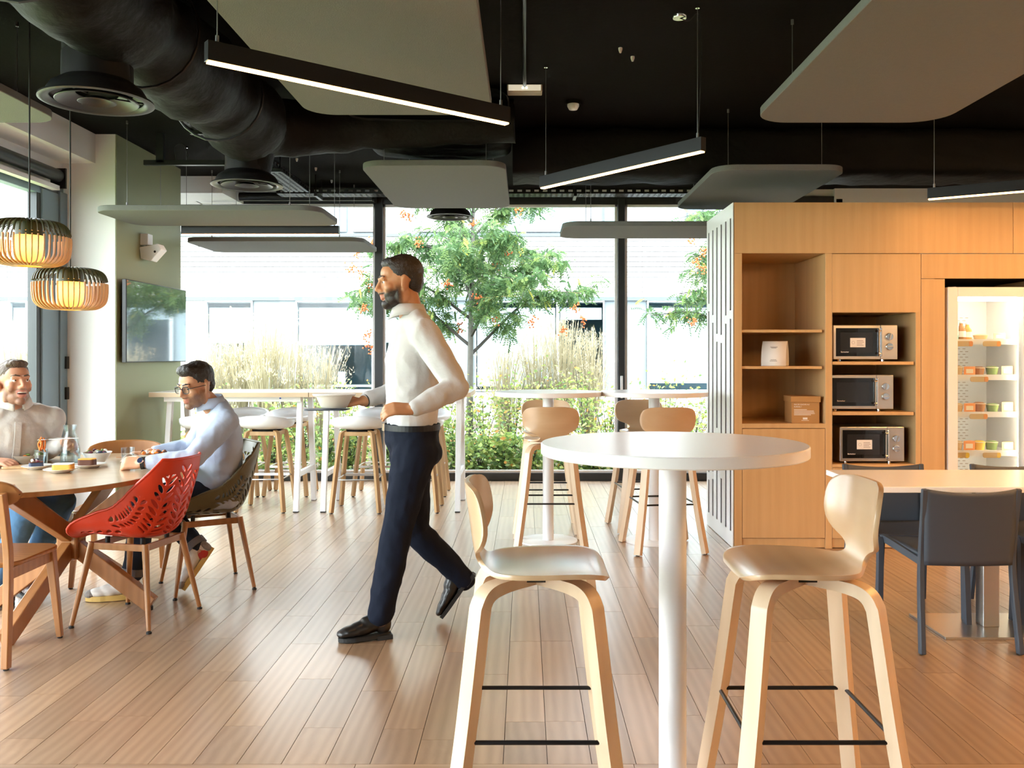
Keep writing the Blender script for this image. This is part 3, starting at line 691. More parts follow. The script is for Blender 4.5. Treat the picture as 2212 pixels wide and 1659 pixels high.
def shell_pt(u, v):
    cl = SHC; i = min(int(v*(len(cl)-1)), len(cl)-2); f = v*(len(cl)-1)-i
    p = cl[i]*(1-f)+cl[i+1]*f; an = R(float(np.interp(v, [0, .1, .3, .5, .7, .9, 1], [92, 88, 74, 54, 34, 16, 10]))); n = Vector((math.cos(an), 0, math.sin(an)))
    vv = v; taper = 1-max(0, (vv-.72)/.28)**2*.30-max(0, (.10-vv)/.10)**2*.30
    wd = (.235 if vv < .5 else .235-.02*(vv-.5))*taper
    lift = float(np.interp(vv, LIFT_V, LIFT_H))
    return Vector((p.x, wd*math.sin(u*1.25)/math.sin(1.25), p.z))+n*(abs(u)**2.3)*lift
SHC = bezier([(.255, 0, .432), (.20, 0, .446), (.06, 0, .435), (-.09, 0, .43), (-.17, 0, .452), (-.215, 0, .52), (-.245, 0, .63), (-.272, 0, .74), (-.288, 0, .835)], 10)
def leaf_shell_mesh():
    NU, NV = 150, 230; vs = []; fs = []
    for i in range(NV+1):
        for j in range(NU+1): vs.append(tuple(shell_pt(-1+2*j/NU, i/NV)))
    for i in range(NV):
        for j in range(NU):
            if leaf_hole(-1+2*(j+.5)/NU, (i+.5)/NV): continue
            a = i*(NU+1)+j; fs.append((a, a+1, a+NU+2, a+NU+1))
    me = bpy.data.meshes.new('leaf_shell'); me.from_pydata(vs, [], fs); me.update()
    bm_ = bmesh.new(); bm_.from_mesh(me); bmesh.ops.delete(bm_, geom=[v for v in bm_.verts if not v.link_faces], context='VERTS')
    be = [e for e in bm_.edges if e.is_boundary]; bv = {v for e in be for v in e.verts}
    for _ in range(3):
        newp = {}
        for v in bv:
            nb = [e.other_vert(v).co for e in v.link_edges if e.is_boundary]
            if len(nb) == 2: newp[v] = v.co*.4+(nb[0]+nb[1])*.3
        for v, c in newp.items(): v.co = c
    bm_.to_mesh(me); bm_.free(); me.shade_smooth(); return me
LSM = leaf_shell_mesh()
def leaf_chair(x, y, rz, m, label):
    t = thing('leaf_cutout_chair', label, 'chair', (x, y, 0), rz, group='shell chairs with leaf cut-outs')
    me = LSM.copy(); me.materials.append(M[m]); o = bpy.data.objects.new('perforated_shell', me); COL.objects.link(o); o.parent = t
    s_ = o.modifiers.new('sol', 'SOLIDIFY'); s_.thickness = .008; s_.offset = 0
    rim = [shell_pt(-1, v) for v in np.linspace(0, 1, 40)]+[shell_pt(u, 1) for u in np.linspace(-1, 1, 20)][1:]+[shell_pt(1, v) for v in np.linspace(1, 0, 40)][1:]+[shell_pt(u, 0) for u in np.linspace(1, -1, 20)][1:-1]
    MB().tube(rim, .0075, 8, closed=True).build('rim', m, t, smooth=60)
    top = {}
    for sx in (1, -1):
        for sy in (1, -1):
            a, b_ = Vector((.15*sx, .15*sy, .405)), Vector((.216*sx, .216*sy, .014)); top[(sx, sy)] = a
            lg = MB().tube([a+Vector((0, 0, .012)), b_], lambda t_: .018-.007*t_, 14).build('leg', 'oakdark', t, smooth=60)
            MB().cyl((.216*sx, .216*sy, 0), b_, .0085, .0085, n=10).cyl((.217*sx, .217*sy, 0), (.217*sx, .217*sy, .008), .013, n=12).build('glide', 'rubber', lg)
    for p, q in (((1,1),(1,-1)), ((1,-1),(-1,-1)), ((-1,-1),(-1,1)), ((-1,1),(1,1))):
        MB().beam(top[p]-Vector((0, 0, .006)), top[q]-Vector((0, 0, .006)), .016, .034).build('seat_rail', 'oakdark', t, bevel=.003)
    for sx, sy in ((.1, .1), (.1, -.1), (-.1, .1), (-.1, -.1)): MB().cyl((sx, sy, .40), (sx, sy, .438), .012, n=10).build('shell_mount', 'rubber', t)
    return t
leaf_chair(-2.0, 4.55, R(168), 'red', 'bright red leaf cut-out chair standing empty at the oval table')
leaf_chair(-1.87, 5.18, R(212), 'olive', 'olive green leaf cut-out chair under the man in glasses')
leaf_chair(-2.97, 4.98, R(-37), 'redbrown', 'red leaf cut-out chair under the laughing man at the left edge')
# ================================================================== WHITE MEETING TABLE AND GREY CHAIRS
mt = thing('meeting_table', 'white rectangular table with a steel column base at the right edge', 'table', (2.42, 4.40, 0))
MB().box(-.815, .9, -.31, .31, .717, .745).build('tabletop', 'wlam', mt, bevel=.003)
MB().box(-.155, -.075, -.04, .04, .012, .717).build('column', 'steel', mt, bevel=.004)
MB().box(-.42, .2, -.2, .2, 0, .012).build('foot_plate', 'steel', mt, bevel=.002)
def make_grey_chair():
    t = thing('grey_plastic_chair', 'x', 'chair', group='blue-grey plastic chairs')
    P = []
    for v in np.linspace(0, 1, 14):
        row = []
        for u in np.linspace(-1, 1, 17):
            z = .40+v*.352-.012*(1-u*u)*v**6*1.6; y = u*(.200+.012*v); x = -.215-.035*v-.018*(1-u*u)
            row.append(Vector((x, y, z)))
        P.append(row)
    o = MB().grid(P).build('backrest', 'grey', t, smooth=60); s_ = o.modifiers.new('sol', 'SOLIDIFY'); s_.thickness = .012; s_.offset = 0
    P = []
    for v in np.linspace(0, 1, 10):
        P.append([Vector((.235-v*.44, u*.205, .445-.018*(1-u*u)*math.sin(v*3.1)-.006*v)) for u in np.linspace(-1, 1, 13)])
    o = MB().grid(P).build('seat', 'grey', t, smooth=60); s_ = o.modifiers.new('sol', 'SOLIDIFY'); s_.thickness = .014; s_.offset = 0
    for sy in (1, -1):
        MB().sweep(bezier([(-.25, sy*.222, .004), (-.212, sy*.212, .30), (-.21, sy*.208, .45), (-.232, sy*.21, .62), (-.252, sy*.213, .752)], 6), lambda k: [(-.013, -.017+.008*k), (.013, -.017+.008*k), (.013, .017-.008*k), (-.013, .017-.008*k)], (0, 1, 0)).build('rear_leg', 'grey', t, smooth=40, bevel=.005)
        MB().sweep(bezier([(-.2, sy*.205, .415), (.16, sy*.208, .435), (.215, sy*.21, .428), (.238, sy*.212, .385), (.25, sy*.222, .004)], 6), lambda k: [(-.013, -.017), (.013, -.017), (.013, .017), (-.013, .017)], (0, 1, 0)).build('front_leg', 'grey', t, smooth=40, bevel=.005)
    return t
gc = make_grey_chair(); gc.location = (2.015, 4.235, 0); gc.rotation_euler = (0, 0, R(90)); gc['label'] = 'blue-grey plastic chair with its back to us at the white table'
dup(gc, (2.70, 4.235, 0), R(90), 'blue-grey plastic chair cut off by the right edge of the picture')
dup(gc, (1.99, 4.66, 0), R(-90), 'blue-grey plastic chair across the white table, in front of the microwaves')
dup(gc, (2.70, 4.66, 0), R(-90), 'blue-grey plastic chair across the white table, in front of the fridge')
# ================================================================== OAK CABINETS
CF, CB = 6.197, 7.084
KX = lambda px: (px-VX)*CF/F
KZ = lambda py: H-(py-VY)*CF/F
ZT = 2.432
fa = thing('oak_fascia', 'continuous oak fascia across the top of the cabinets', 'fascia', (0, CF, 0))
for a, b_ in ((1586, 2188), (2188.8, 2420)): MB().box(KX(a), KX(b_)-.001, 0, .02, KZ(547), ZT).build('panel', 'cab', fa)
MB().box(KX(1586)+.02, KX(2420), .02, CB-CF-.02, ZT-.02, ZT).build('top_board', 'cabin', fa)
def board(x0, x1, y0, y1, z0, z1, name, par, m='cab', bevel=.0012):
    return MB().box(x0, x1, y0, y1, z0, z1).build(name, m, par, bevel=bevel, bseg=1)
DEP = .70
# shelf unit
su = thing('oak_shelf_cabinet', 'oak cabinet with open shelves above a plain door', 'cabinet', (0, CF, 0))
x0, x1, x2, x3 = KX(1586), KX(1603), KX(1783), KX(1797)
board(x0, x1, 0, .86, .0, KZ(547)-.001, 'side_panel', su); board(x2, x3, 0, .86, 0, KZ(547)-.001, 'side_panel', su)
board(x1, x2, DEP, DEP+.02, .8, 2.10, 'back_panel', su, 'cab'); board(x1-.05, x3, .02, DEP+.02, KZ(547)+.0, KZ(547)+.02, 'niche_top', su, 'cab')
for a, b_ in ((712, 718), (791, 797)): board(x1+.001, x2-.02, .012, DEP, KZ(b_), KZ(a), 'shelf', su)
board(x1, x2, 0, DEP, KZ(925), KZ(915), 'niche_floor', su)
board(x1+.003, x2-.003, 0, .02, KZ(1163)+.002, KZ(925)-.004, 'door', su)
board(x1, x2, .012, .03, .004, KZ(1163)-.002, 'plinth', su)
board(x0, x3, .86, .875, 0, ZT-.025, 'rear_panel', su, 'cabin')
# microwave unit
mu = thing('oak_microwave_cabinet', 'oak cabinet with three open bays for microwaves', 'cabinet', (0, CF, 0))
y0_, y1_ = KX(1798), KX(1978)
board(KX(1797)+.001, KX(1989), 0, .02, KZ(675), KZ(548.5), 'upper_panel', mu)
board(y0_-.002, y0_, .0, .86, .0, KZ(675), 'side_panel', mu); board(y1_, KX(1989), 0, .86, 0, KZ(675), 'side_panel', mu)
board(y0_, y1_, DEP, DEP+.02, .5, 1.70, 'back_panel', mu, 'cab'); board(y0_, y1_, .02, DEP, KZ(675), KZ(675)+.02, 'bay_top', mu, 'cab')
for a, b_ in ((781, 788), (890, 897)): board(y0_+.001, y1_-.012, .004, DEP, KZ(b_), KZ(a), 'shelf', mu)
board(y0_, y1_, 0, DEP, KZ(1010), KZ(1003), 'bay_floor', mu)
board(y0_+.002, y1_-.002, 0, .02, KZ(1163), KZ(1010)-.003, 'drawer_front', mu); board(y0_, y1_, .012, .03, .004, KZ(1163)-.002, 'plinth', mu)
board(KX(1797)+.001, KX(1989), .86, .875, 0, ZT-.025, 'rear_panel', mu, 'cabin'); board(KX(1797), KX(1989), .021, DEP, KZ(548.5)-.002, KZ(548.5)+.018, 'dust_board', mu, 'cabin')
# fridge housing
fh = thing('oak_fridge_housing', 'oak surround of the drinks fridge', 'cabinet', (0, CF, 0))
board(KX(1990), KX(2250), 0, .02, KZ(601.5), KZ(548.5), 'lintel', fh); board(KX(2250)+.001, KX(2420), 0, .02, 0, KZ(548.5), 'right_panel', fh)
board(KX(1990), KX(2041), 0, .86, .06, KZ(602.5), 'side_panel', fh); board(KX(1990), KX(2041), .012, .03, .004, .058, 'plinth', fh)
board(KX(2041), KX(2250), .62, .64, 0, 1.9, 'dark_back', fh, 'black'); board(KX(2041), KX(2250), .02, .62, 1.897, 1.91, 'dark_top', fh, 'black')
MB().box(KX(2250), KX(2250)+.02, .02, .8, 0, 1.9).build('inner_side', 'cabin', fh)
# slatted white end panel
sl = thing('slotted_end_panel', 'white end panel of the cabinet with long dark vertical slots', 'panel', (KX(1586)-.001, CF, 0))
MB().box(-.004, .0, .012, .885, .02, ZT-.02).build('dark_backing', 'black', sl)
ncs = 6; sw = .887/ncs; gapw = .046
rng = random.Random(11)
MB().box(-.009, -.004, 0, .887, ZT-.10, ZT).build('top_rail', 'wsteel', sl); MB().box(-.009, -.004, 0, .887, .004, .11).build('bottom_rail', 'wsteel', sl)
for k in range(ncs+1):
    a = max(0, k*sw-(sw-gapw)/2); b_ = min(.887, k*sw+(sw-gapw)/2)
    MB().box(-.009, -.004, a, b_, .11, ZT-.10).build('slat', 'wsteel', sl)
for k in range(ncs):
    a = k*sw+(sw-gapw)/2; z = .35+rng.random()*.5
    while z < 2.2:
        MB().box(-.009, -.004, a-.001, a+gapw+.001, z, z+.06).build('bridge', 'wsteel', sl); z += .65+rng.random()*.7
# --- things on the shelves
tc_ = thing('tent_card', 'white folded card display standing on the middle shelf', 'card', (KX(1683), CF+.10, KZ(791)), R(-24))
P = []; arc = bezier([(0, -.075, 0), (0, -.078, .05), (0, -.055, .12), (0, -.012, .175)], 6)
arc2 = arc+[Vector((0, -p.y, p.z)) for p in reversed(arc)]
P = [[Vector((s_*.085, p.y, p.z)) for p in arc2] for s_ in (-1, 1)]
o = MB().grid(P).build('folded_sheet', 'paper', tc_, smooth=40); s_ = o.modifiers.new('sol', 'SOLIDIFY'); s_.thickness = .002
M['ink'] = mat('grey_ink', (.32, .27, .25), .7)
for zz, wd in ((.135, .05), (.128, .035), (.10, .045), (.094, .03), (.045, .04), (.036, .05)):
    yy = -.0555-(.12-zz)*.27 if zz > .05 else -.078
    MB().obox((0, yy-.0035, zz), (wd, .0008, .004), Matrix.Rotation(R(-14) if zz > .06 else 0, 3, 'X')).build('print_line', 'ink', tc_)
bx = thing('cardboard_box', 'lidded brown cardboard box with white lettering on the lower shelf', 'box', (KX(1745), CF+.14, KZ(915)), R(-3))
MB().box(-.096, .098, -.105, .105, 0, .16).build('body', 'card', bx, bevel=.002)
MB().box(-.103, .105, -.112, .112, .148, .190).build('lid', 'card', bx, bevel=.002)
for body, sz, zz in (('PAS DE GACHIS AU', .0125, .128), ('BUREAU !', .0125, .112)): text(body, sz, (-.08, -.1058, zz), (R(90), 0, 0), 'paper', bx)
for i, ln in enumerate((.09, .138, .142, .145, .118)): MB().box(-.08, -.08+ln, -.1062, -.105, .094-i*.0092, .0975-i*.0092).build('print_line', 'paper', bx)
MB().box(-.018, .014, -.1062, -.105, .026, .040).build('logo_mark', 'paper', bx); MB().box(-.028, .024, -.1062, -.105, .018, .021).build('print_line', 'paper', bx)
def microwave(x, y, z, label, sticker=True, dark=True):
    W_, H_, D_ = .455, .243, .34
    t = thing('microwave_oven', label, 'microwave', (x, y, z), group='stacked microwave ovens')
    MB().box(0, W_, .012, D_, .014, .014+H_).build('casing', 'steel', t, bevel=.004)
    MB().box(0, .332, 0, .012, .014, .014+H_).build('door_frame', 'steel', t, bevel=.003)
    dg = MB().box(.018, .322, -.002, .002, .036, .236).build('door_glass', M['mwglass'], t)
    MB().box(.05, .28, -.0026, -.0018, .062, .205).build('viewing_window', M['mwwin'], dg)
    MB().box(.335, W_, 0, .012, .014, .014+H_).build('control_panel', 'steel', t, bevel=.003)
    hd = MB().box(.322, .334, -.034, -.022, .036, .236).build('handle', 'chrome', t, bevel=.003)
    for zz in (.056, .216): MB().cyl((.31, -.028, zz), (.327, -.028, zz), .008, n=12).cyl((.312, -.03, zz), (.312, 0, zz), .006, n=10).build('handle_post', 'chrome', hd)
    for zz, a in ((.176, .25), (.105, 1.5)):
        kb = MB().lathe([(.026, 0), (.026, .012), (.023, .018), (0, .018)], n=28).build('knob', 'chrome', t, smooth=40); kb.location = (.396, .0, zz); kb.rotation_euler = (R(90), a, 0)
        MB().box(-.003, .003, -.022, .022, .018, .024).build('knob_grip', 'steel', kb)
    for xx in (.05, .36): MB().cyl((xx, .03, 0), (xx, .03, .016), .012, n=10).build('foot', 'chrome', t)
    if sticker:
        st_ = MB().box(.118, .226, -.004, -.0026, .10, .166).build('sticker', 'paper', t)
        for i in range(4): MB().box(.165, .165+(.045, .05, .04, .048)[i], -.0046, -.004, .145-i*.011, .149-i*.011).build('print_line', 'ink', st_)
        MB().tube([(.14+.01*math.cos(a), -.0043, .133+.01*math.sin(a)) for a in np.linspace(0, 6.283, 17)[:-1]], .001, 5, closed=True).build('pictogram', 'ink', st_)
    else: pass
    text('Bartscher', .0145, (.052, -.0032, .068 if not sticker else .062), (R(90), 0, 0), 'paper', t)
    return t
M['mwglass'] = mat('black_oven_glass', (.008, .008, .009), .04, spec=.9)
M['mwwin'] = mat('oven_window', (.022, .022, .024), .08, spec=.8)
microwave(KX(1802)+.015, CF+.06, KZ(781)+.001, 'uppermost of the three stacked microwaves')
microwave(KX(1798)+.012, CF+.09, KZ(890)+.001, 'middle of the three stacked microwaves, without a notice', sticker=False)
microwave(KX(1817)+.01, CF+.05, KZ(1003)+.001, 'lowest of the three stacked microwaves')
# --- fridge
FX0, FX1 = KX(2048), KX(2048)+.60
fg = thing('display_fridge', 'tall white glass-door fridge, brightly lit inside', 'fridge', (FX0, CF+.03, 0)); FWd = FX1-FX0
M['fridgewhite'] = mat('fridge_white', (.80, .78, .76), .35); M['led'] = emis('fridge_light', (1.0, .84, .62), 22.0)
MB().box(0, .03, .05, .58, .03, 1.80).build('side_wall', 'fridgewhite', fg); MB().box(FWd-.03, FWd, .05, .58, .03, 1.80).build('side_wall', 'fridgewhite', fg)
MB().box(.03, FWd-.03, .05, .58, .03, .12).build('base', 'fridgewhite', fg); MB().box(.03, FWd-.03, .05, .58, 1.77, 1.80).build('top', 'fridgewhite', fg)
mb = MB()
bk = MB().box(.03, FWd-.03, .545, .56, .12, 1.77).build('back_wall', 'fridgewhite', fg)
slot = MB().box(-.011, .011, -.0015, .0015, -.0025, .0025).mesh('vent_slot'); slot.materials.append(mat('slot_shadow', (.30, .22, .14), .8))
mb = MB()
for iz in range(70):
    zz = .16+iz*.0215
    if int(zz/.26) % 1 == 0:
        for ix in range(9): xx = .05+ix*.042+(iz % 2)*.021; mb.box(xx, xx+.022, .5435, .545, zz, zz+.004)
o = mb.build('vent_slots', slot.materials[0], bk); tag(o, kind='stuff')
for zz in (.40, .683, .96, 1.226, 1.48):
    MB().box(.032, FWd-.032, .09, .53, zz-.022, zz-.01).build('shelf', 'fridgewhite', fg); MB().box(.032, FWd-.032, .082, .09, zz-.045, zz-.006).build('shelf_lip', 'fridgewhite', fg)
dr = MB().box(0, .07, -.03, .04, .06, 1.838).box(FWd-.07, FWd, -.03, .04, .06, 1.838).box(.07, FWd-.07, -.03, .04, 1.77, 1.838).box(.07, FWd-.07, -.03, .04, .06, .16).build('door_frame', 'fridgewhite', fg, bevel=.004)
MB().box(.066, FWd-.066, -.004, .004, .155, 1.775).build('door_glass', M['clear'], dr)
MB().box(.05, .07, -.001, .045, 1.835, 1.842).build('door_hinge', 'chrome', dr)
MB().box(.07, FWd-.07, .06, .075, 1.745, 1.768).build('light_strip', 'led', fg); MB().box(FWd-.05, FWd-.035, .06, .075, .2, 1.74).build('light_strip', 'led', fg)
rng = random.Random(8)
cols = {'orange': (.80, .30, .06), 'tan': (.62, .42, .18), 'green': (.20, .28, .07), 'pink': (.8, .4, .3), 'yellow': (.85, .55, .05), 'brown': (.35, .14, .03), 'teal': (.15, .45, .42), 'cream': (.8, .7, .5)}
for k, c in cols.items(): M['f_'+k] = mat('pack_'+k, c, .45)
def pack(dx, dy, zz, m, s, label, cat='food pack', kind='wedge'):
    p = (FX0+dx, CF+.03+dy, zz-.0095)
    if kind == 'wedge':
        t = thing('sandwich_pack', label, cat, p, group='packs in the fridge')
        MB().prism([(-s[0]/2, -s[1]/2), (s[0]/2, -s[1]/2), (s[0]/2, s[1]/2)], 0, s[2]).build('wedge', m, t, bevel=.003)
        MB().box(-s[0]*.3, s[0]*.3, -s[1]/2-.002, -s[1]/2, s[2]*.2, s[2]*.7).build('label_strip', 'f_cream', t)
    else:
        t = thing('salad_tub', label, cat, p, group='packs in the fridge')
        MB().lathe([(0, 0), (s[0]*.4, 0), (s[0]*.5, s[2]*.8), (s[0]*.52, s[2]*.85), (s[0]*.3, s[2]), (0, s[2]*1.02)], n=20).build('tub', m, t, smooth=40)
        MB().lathe([(s[0]*.5, s[2]*.80), (s[0]*.54, s[2]*.84), (s[0]*.5, s[2]*.88)], n=20).build('lid_rim', 'f_cream', t)
    return t
sh = {1.226: 'second', .96: 'third', .683: 'fourth'}
for zz, nm in sh.items():
    for i, (dx, m, kd) in enumerate(((.085, 'f_pink', 'wedge'), (.16, 'f_tan', 'tub'), (.235, 'f_orange', 'wedge'), (.325, 'f_brown' if zz > .9 else 'f_yellow', 'tub'), (.42, 'f_green', 'tub'), (.51, 'f_tan', 'wedge'))):
        pack(dx, .17+.02*rng.random(), zz, m, (.085, .07, .058+.012*rng.random()), '%s food pack from the left on the %s fridge shelf' % (('first', 'second', 'third', 'fourth', 'fifth', 'sixth')[i], nm), kind=kd)
def bottle(dx, dy, zz, m, h, r_, label):
    t = thing('bottle', label, 'bottle', (FX0+dx, CF+.03+dy, zz-.0095), group='bottles in the fridge')
    MB().lathe([(0, 0), (r_, 0), (r_, h*.58), (r_*.45, h*.78), (r_*.38, h*.93), (0, h*.93)], n=20).build('glass_body', m, t, smooth=40)
    MB().lathe([(r_*.42, h*.92), (r_*.42, h), (0, h)], n=16).build('cap', 'wplast', t); MB().lathe([(r_*1.02, h*.15), (r_*1.02, h*.48)], n=20).build('label_band', 'paper', t)
bottle(.085, .13, 1.48, 'f_green', .24, .032, 'dark bottle at the left end of the top fridge shelf'); bottle(.125, .15, 1.48, 'f_teal', .22, .033, 'teal bottle on the top fridge shelf')
bottle(.185, .16, 1.48, 'f_brown', .13, .032, 'short brown bottle on the top fridge shelf'); bottle(.235, .17, 1.48, 'f_orange', .12, .03, 'short orange bottle on the top fridge shelf')
pack(.33, .17, 1.48, 'f_tan', (.10, .07, .04), 'shallow tub in the middle of the top fridge shelf', kind='tub'); pack(.45, .17, 1.48, 'f_pink', (.09, .07, .05), 'pink pack at the right of the top fridge shelf')
for zz, xs in ((1.48, (.10, .30)), (1.226, (.21,)), (.96, (.205,)), (.683, (.075, .30))):
    for xx in xs:
        t = MB().prism(rrect(xx, xx+.125, zz-.058, zz-.02, .015, 4), -.0, .004, Matrix(((1,0,0),(0,0,1),(0,1,0)))).build('price_tag', 'f_tan', fg); t.location = (0, .076, 0)
        MB().prism(rrect(xx+.10, xx+.128, zz-.058, zz-.02, .012, 4), -.002, .0, Matrix(((1,0,0),(0,0,1),(0,1,0)))).build('tag_tip', 'f_orange' if zz > .7 else 'f_yellow', t)
# ================================================================== LUNCH ON THE OVAL TABLE
ZTOP = .7458
def plate(x, y, r_, label):
    t = thing('plate', label, 'plate', (x, y, ZTOP), group='plates on the oval table')
    MB().lathe([(0, 0), (r_*.55, 0), (r_*.62, .006), (r_, .018), (r_, .0205), (r_*.6, .0095), (0, .0075)], n=36).build('dish', 'porcelain', t, smooth=50); return t
def bowl(x, y, r_, h, label, m='porcelain'):
    t = thing('bowl', label, 'bowl', (x, y, ZTOP), group='bowls on the oval table')
    MB().lathe([(0, 0), (r_*.5, 0), (r_*.55, .006), (r_, h), (r_*.96, h), (r_*.5, .012), (0, .010)], n=36).build('dish', m, t, smooth=50); return t
def heap(par, r_, z, n, ms, sz, seed):
    rg = random.Random(seed)
    for i in range(n):
        a = rg.random()*6.28; q = r_*math.sqrt(rg.random()); m = ms[i % len(ms)]
        MB().ell((q*math.cos(a), q*math.sin(a), z+rg.random()*sz*.8), (sz*(.6+.6*rg.random()), sz*(.5+.5*rg.random()), sz*(.4+.4*rg.random())), Matrix.Rotation(rg.random()*3, 3, 'Z'), 8, 6).build('salad_piece', m, par, smooth=60)
M['cake'] = mat('sponge_cake', (.75, .36, .06), .8, bump=.3, bscale=120); M['icing'] = mat('icing', (.85, .80, .74), .5); M['choc'] = mat('dark_cake', (.10, .03, .012), .7)
M['carrot'] = mat('carrot', (.85, .22, .02), .5); M['leafg'] = mat('salad_green', (.16, .25, .05), .5); M['plum'] = mat('plum', (.16, .03, .06), .5); M['feta'] = mat('feta', (.85, .82, .75), .6); M['slate'] = mat('blueberry', (.03, .045, .09), .5)
plate(-2.425, 4.60, .082, 'white plate under the iced sponge cake'); plate(-2.375, 4.80, .085, 'white plate under the dark red cake'); plate(-2.625, 4.74, .075, 'white plate under the dark berry cake')
def cake(x, y, rz, size, m, top, label):
    t = thing('cake_slice', label, 'cake', (x, y, ZTOP+.009), rz, group='cake slices')
    MB().prism(rrect(-size[0]/2, size[0]/2, -size[1]/2, size[1]/2, .015, 4), 0, size[2]*.86).build('sponge', m, t, bevel=.003); MB().prism(rrect(-size[0]/2, size[0]/2, -size[1]/2, size[1]/2, .015, 4), size[2]*.86, size[2]).build('topping', top, t, bevel=.003); return t
cake(-2.41, 4.60, .15, (.10, .06, .038), 'cake', 'icing', 'oblong golden sponge cake with white icing'); cake(-2.385, 4.80, .1, (.085, .06, .04), M['choc'], M['cake'], 'square dark brown cake')
bc = cake(-2.63, 4.74, .5, (.07, .055, .03), 'slate', 'choc', 'dark berry cake nearest the tumbler')
heap(bc, .03, .032, 7, ('feta', 'plum', 'slate'), .011, 4)
bw = bowl(-2.80, 4.97, .095, .052, 'cream salad bowl before the laughing man', mat('cream_stoneware', (.70, .62, .50), .35)); heap(bw, .075, .046, 22, ('feta', 'leafg', 'carrot', 'plum'), .014, 1)
bw = bowl(-2.44, 5.02, .08, .06, 'white square-sided bowl of mixed salad by the carafe'); heap(bw, .058, .056, 16, ('slate', 'feta', 'plum', 'leafg'), .013, 2)
bw = bowl(-2.16, 5.10, .105, .045, 'low bowl of grated carrot behind the wristwatch'); heap(bw, .08, .046, 26, ('carrot', 'carrot', 'feta', 'choc'), .014, 3)
def tumbler(x, y, label, h=.09, r_=.036):
    t = thing('water_glass', label, 'glass', (x, y, ZTOP), group='water tumblers')
    MB().lathe([(0, 0), (r_*.86, 0), (r_, h), (r_*.93, h), (r_*.80, .008), (0, .008)], n=28).build('tumbler', 'clear', t, smooth=40)
    MB().lathe([(0, .009), (r_*.79, .009), (r_*.86, h*.55), (0, h*.55)], n=28).build('water', glass('water_'+label[:5], (.93, .96, .97), .3), t, smooth=40)
tumbler(-2.68, 4.88, 'tumbler between the carafe and the cream bowl'); tumbler(-2.245, 4.98, 'tumbler behind the hand with the watch')
cf = thing('water_carafe', 'clear glass water carafe with a flared neck', 'carafe', (-2.545, 4.93, ZTOP))
MB().lathe([(0, 0), (.050, 0), (.054, .01), (.05, .09), (.038, .15), (.028, .18), (.036, .222), (.0335, .222), (.025, .18), (.035, .148), (.047, .088), (.05, .012), (0, .008)], n=36).build('bottle', 'clear', cf, smooth=50)
MB().lathe([(0, .009), (.048, .012), (.0465, .08), (0, .08)], n=30).build('water', glass('carafe_water', (.88, .92, .94), .3), cf, smooth=40)
wb_ = thing('wooden_board', 'small wooden board under the hand of the laughing man', 'board', (-2.74, 4.78, ZTOP), .2); MB().prism(rrect(-.08, .08, -.05, .05, .02, 4), 0, .012).build('board', 'oakleg', wb_, bevel=.002)
# ================================================================== PEOPLE
from mathutils.bvhtree import BVHTree
def remesh(mb, name, voxel, it=4, fac=.5):
    me = mb.mesh(name); o = bpy.data.objects.new('tmp', me)
    m_ = o.modifiers.new('r', 'REMESH'); m_.mode = 'VOXEL'; m_.voxel_size = voxel; m_.use_smooth_shade = True
    if it:
        s_ = o.modifiers.new('s', 'SMOOTH'); s_.factor = fac; s_.iterations = it
    out = baked(o); bpy.data.meshes.remove(me)
    out.name = name; out.shade_smooth(); return out
def put(me, name, m, par):
    me.materials.clear(); me.materials.append(M[m] if isinstance(m, str) else m)
    o = bpy.data.objects.new(name, me); COL.objects.link(o); o.parent = par
    if par: o.matrix_parent_inverse = Matrix.Translation(-par.location)
    return o
def cap(mb, p0, r0, p1, r1, n=14):
    """closed tapered capsule"""
    p0, p1 = Vector(p0), Vector(p1); t = (p1-p0); L = t.length
    if L < 1e-5: return mb.ell(p0, (r0, r0, r0), None, n, 8)
    t = t/L; up = Vector((0, 0, 1)) if abs(t.z) < .9 else Vector((1, 0, 0)); u = (up-t*up.dot(t)).normalized(); w_ = t.cross(u)
    rings = [(-r0*math.cos(a), r0*math.sin(a)) for a in np.linspace(.25, math.pi/2, 5)]+[(L+r1*math.sin(a), r1*math.cos(a)) for a in np.linspace(0, math.pi/2-.25, 5)]
    b = len(mb.v); mb.v.append(tuple(p0-t*r0))
    for d, r_ in rings:
        for k in range(n):
            an = 2*math.pi*k/n; mb.v.append(tuple(p0+t*d+(u*math.cos(an)+w_*math.sin(an))*r_))
    mb.v.append(tuple(p1+t*r1)); e = len(mb.v)-1; R_ = len(rings)
    for k in range(n):
        k2 = (k+1) % n; mb.f.append((b, b+1+k2, b+1+k)); mb.f.append((e, b+1+(R_-1)*n+k, b+1+(R_-1)*n+k2))
        for i in range(R_-1): mb.f.append((b+1+i*n+k, b+1+i*n+k2, b+1+(i+1)*n+k2, b+1+(i+1)*n+k))
    return mb
def chain(mb, pts, rs):
    for (a, ra), (b, rb) in zip(zip(pts, rs), zip(pts[1:], rs[1:])): cap(mb, a, ra, b, rb)
def frame3(f, up=(0, 0, 1)):
    f = Vector(f).normalized(); u = Vector(up); u = (u-f*u.dot(f)).normalized(); l = u.cross(f); return Matrix((f, l, u)).transposed()
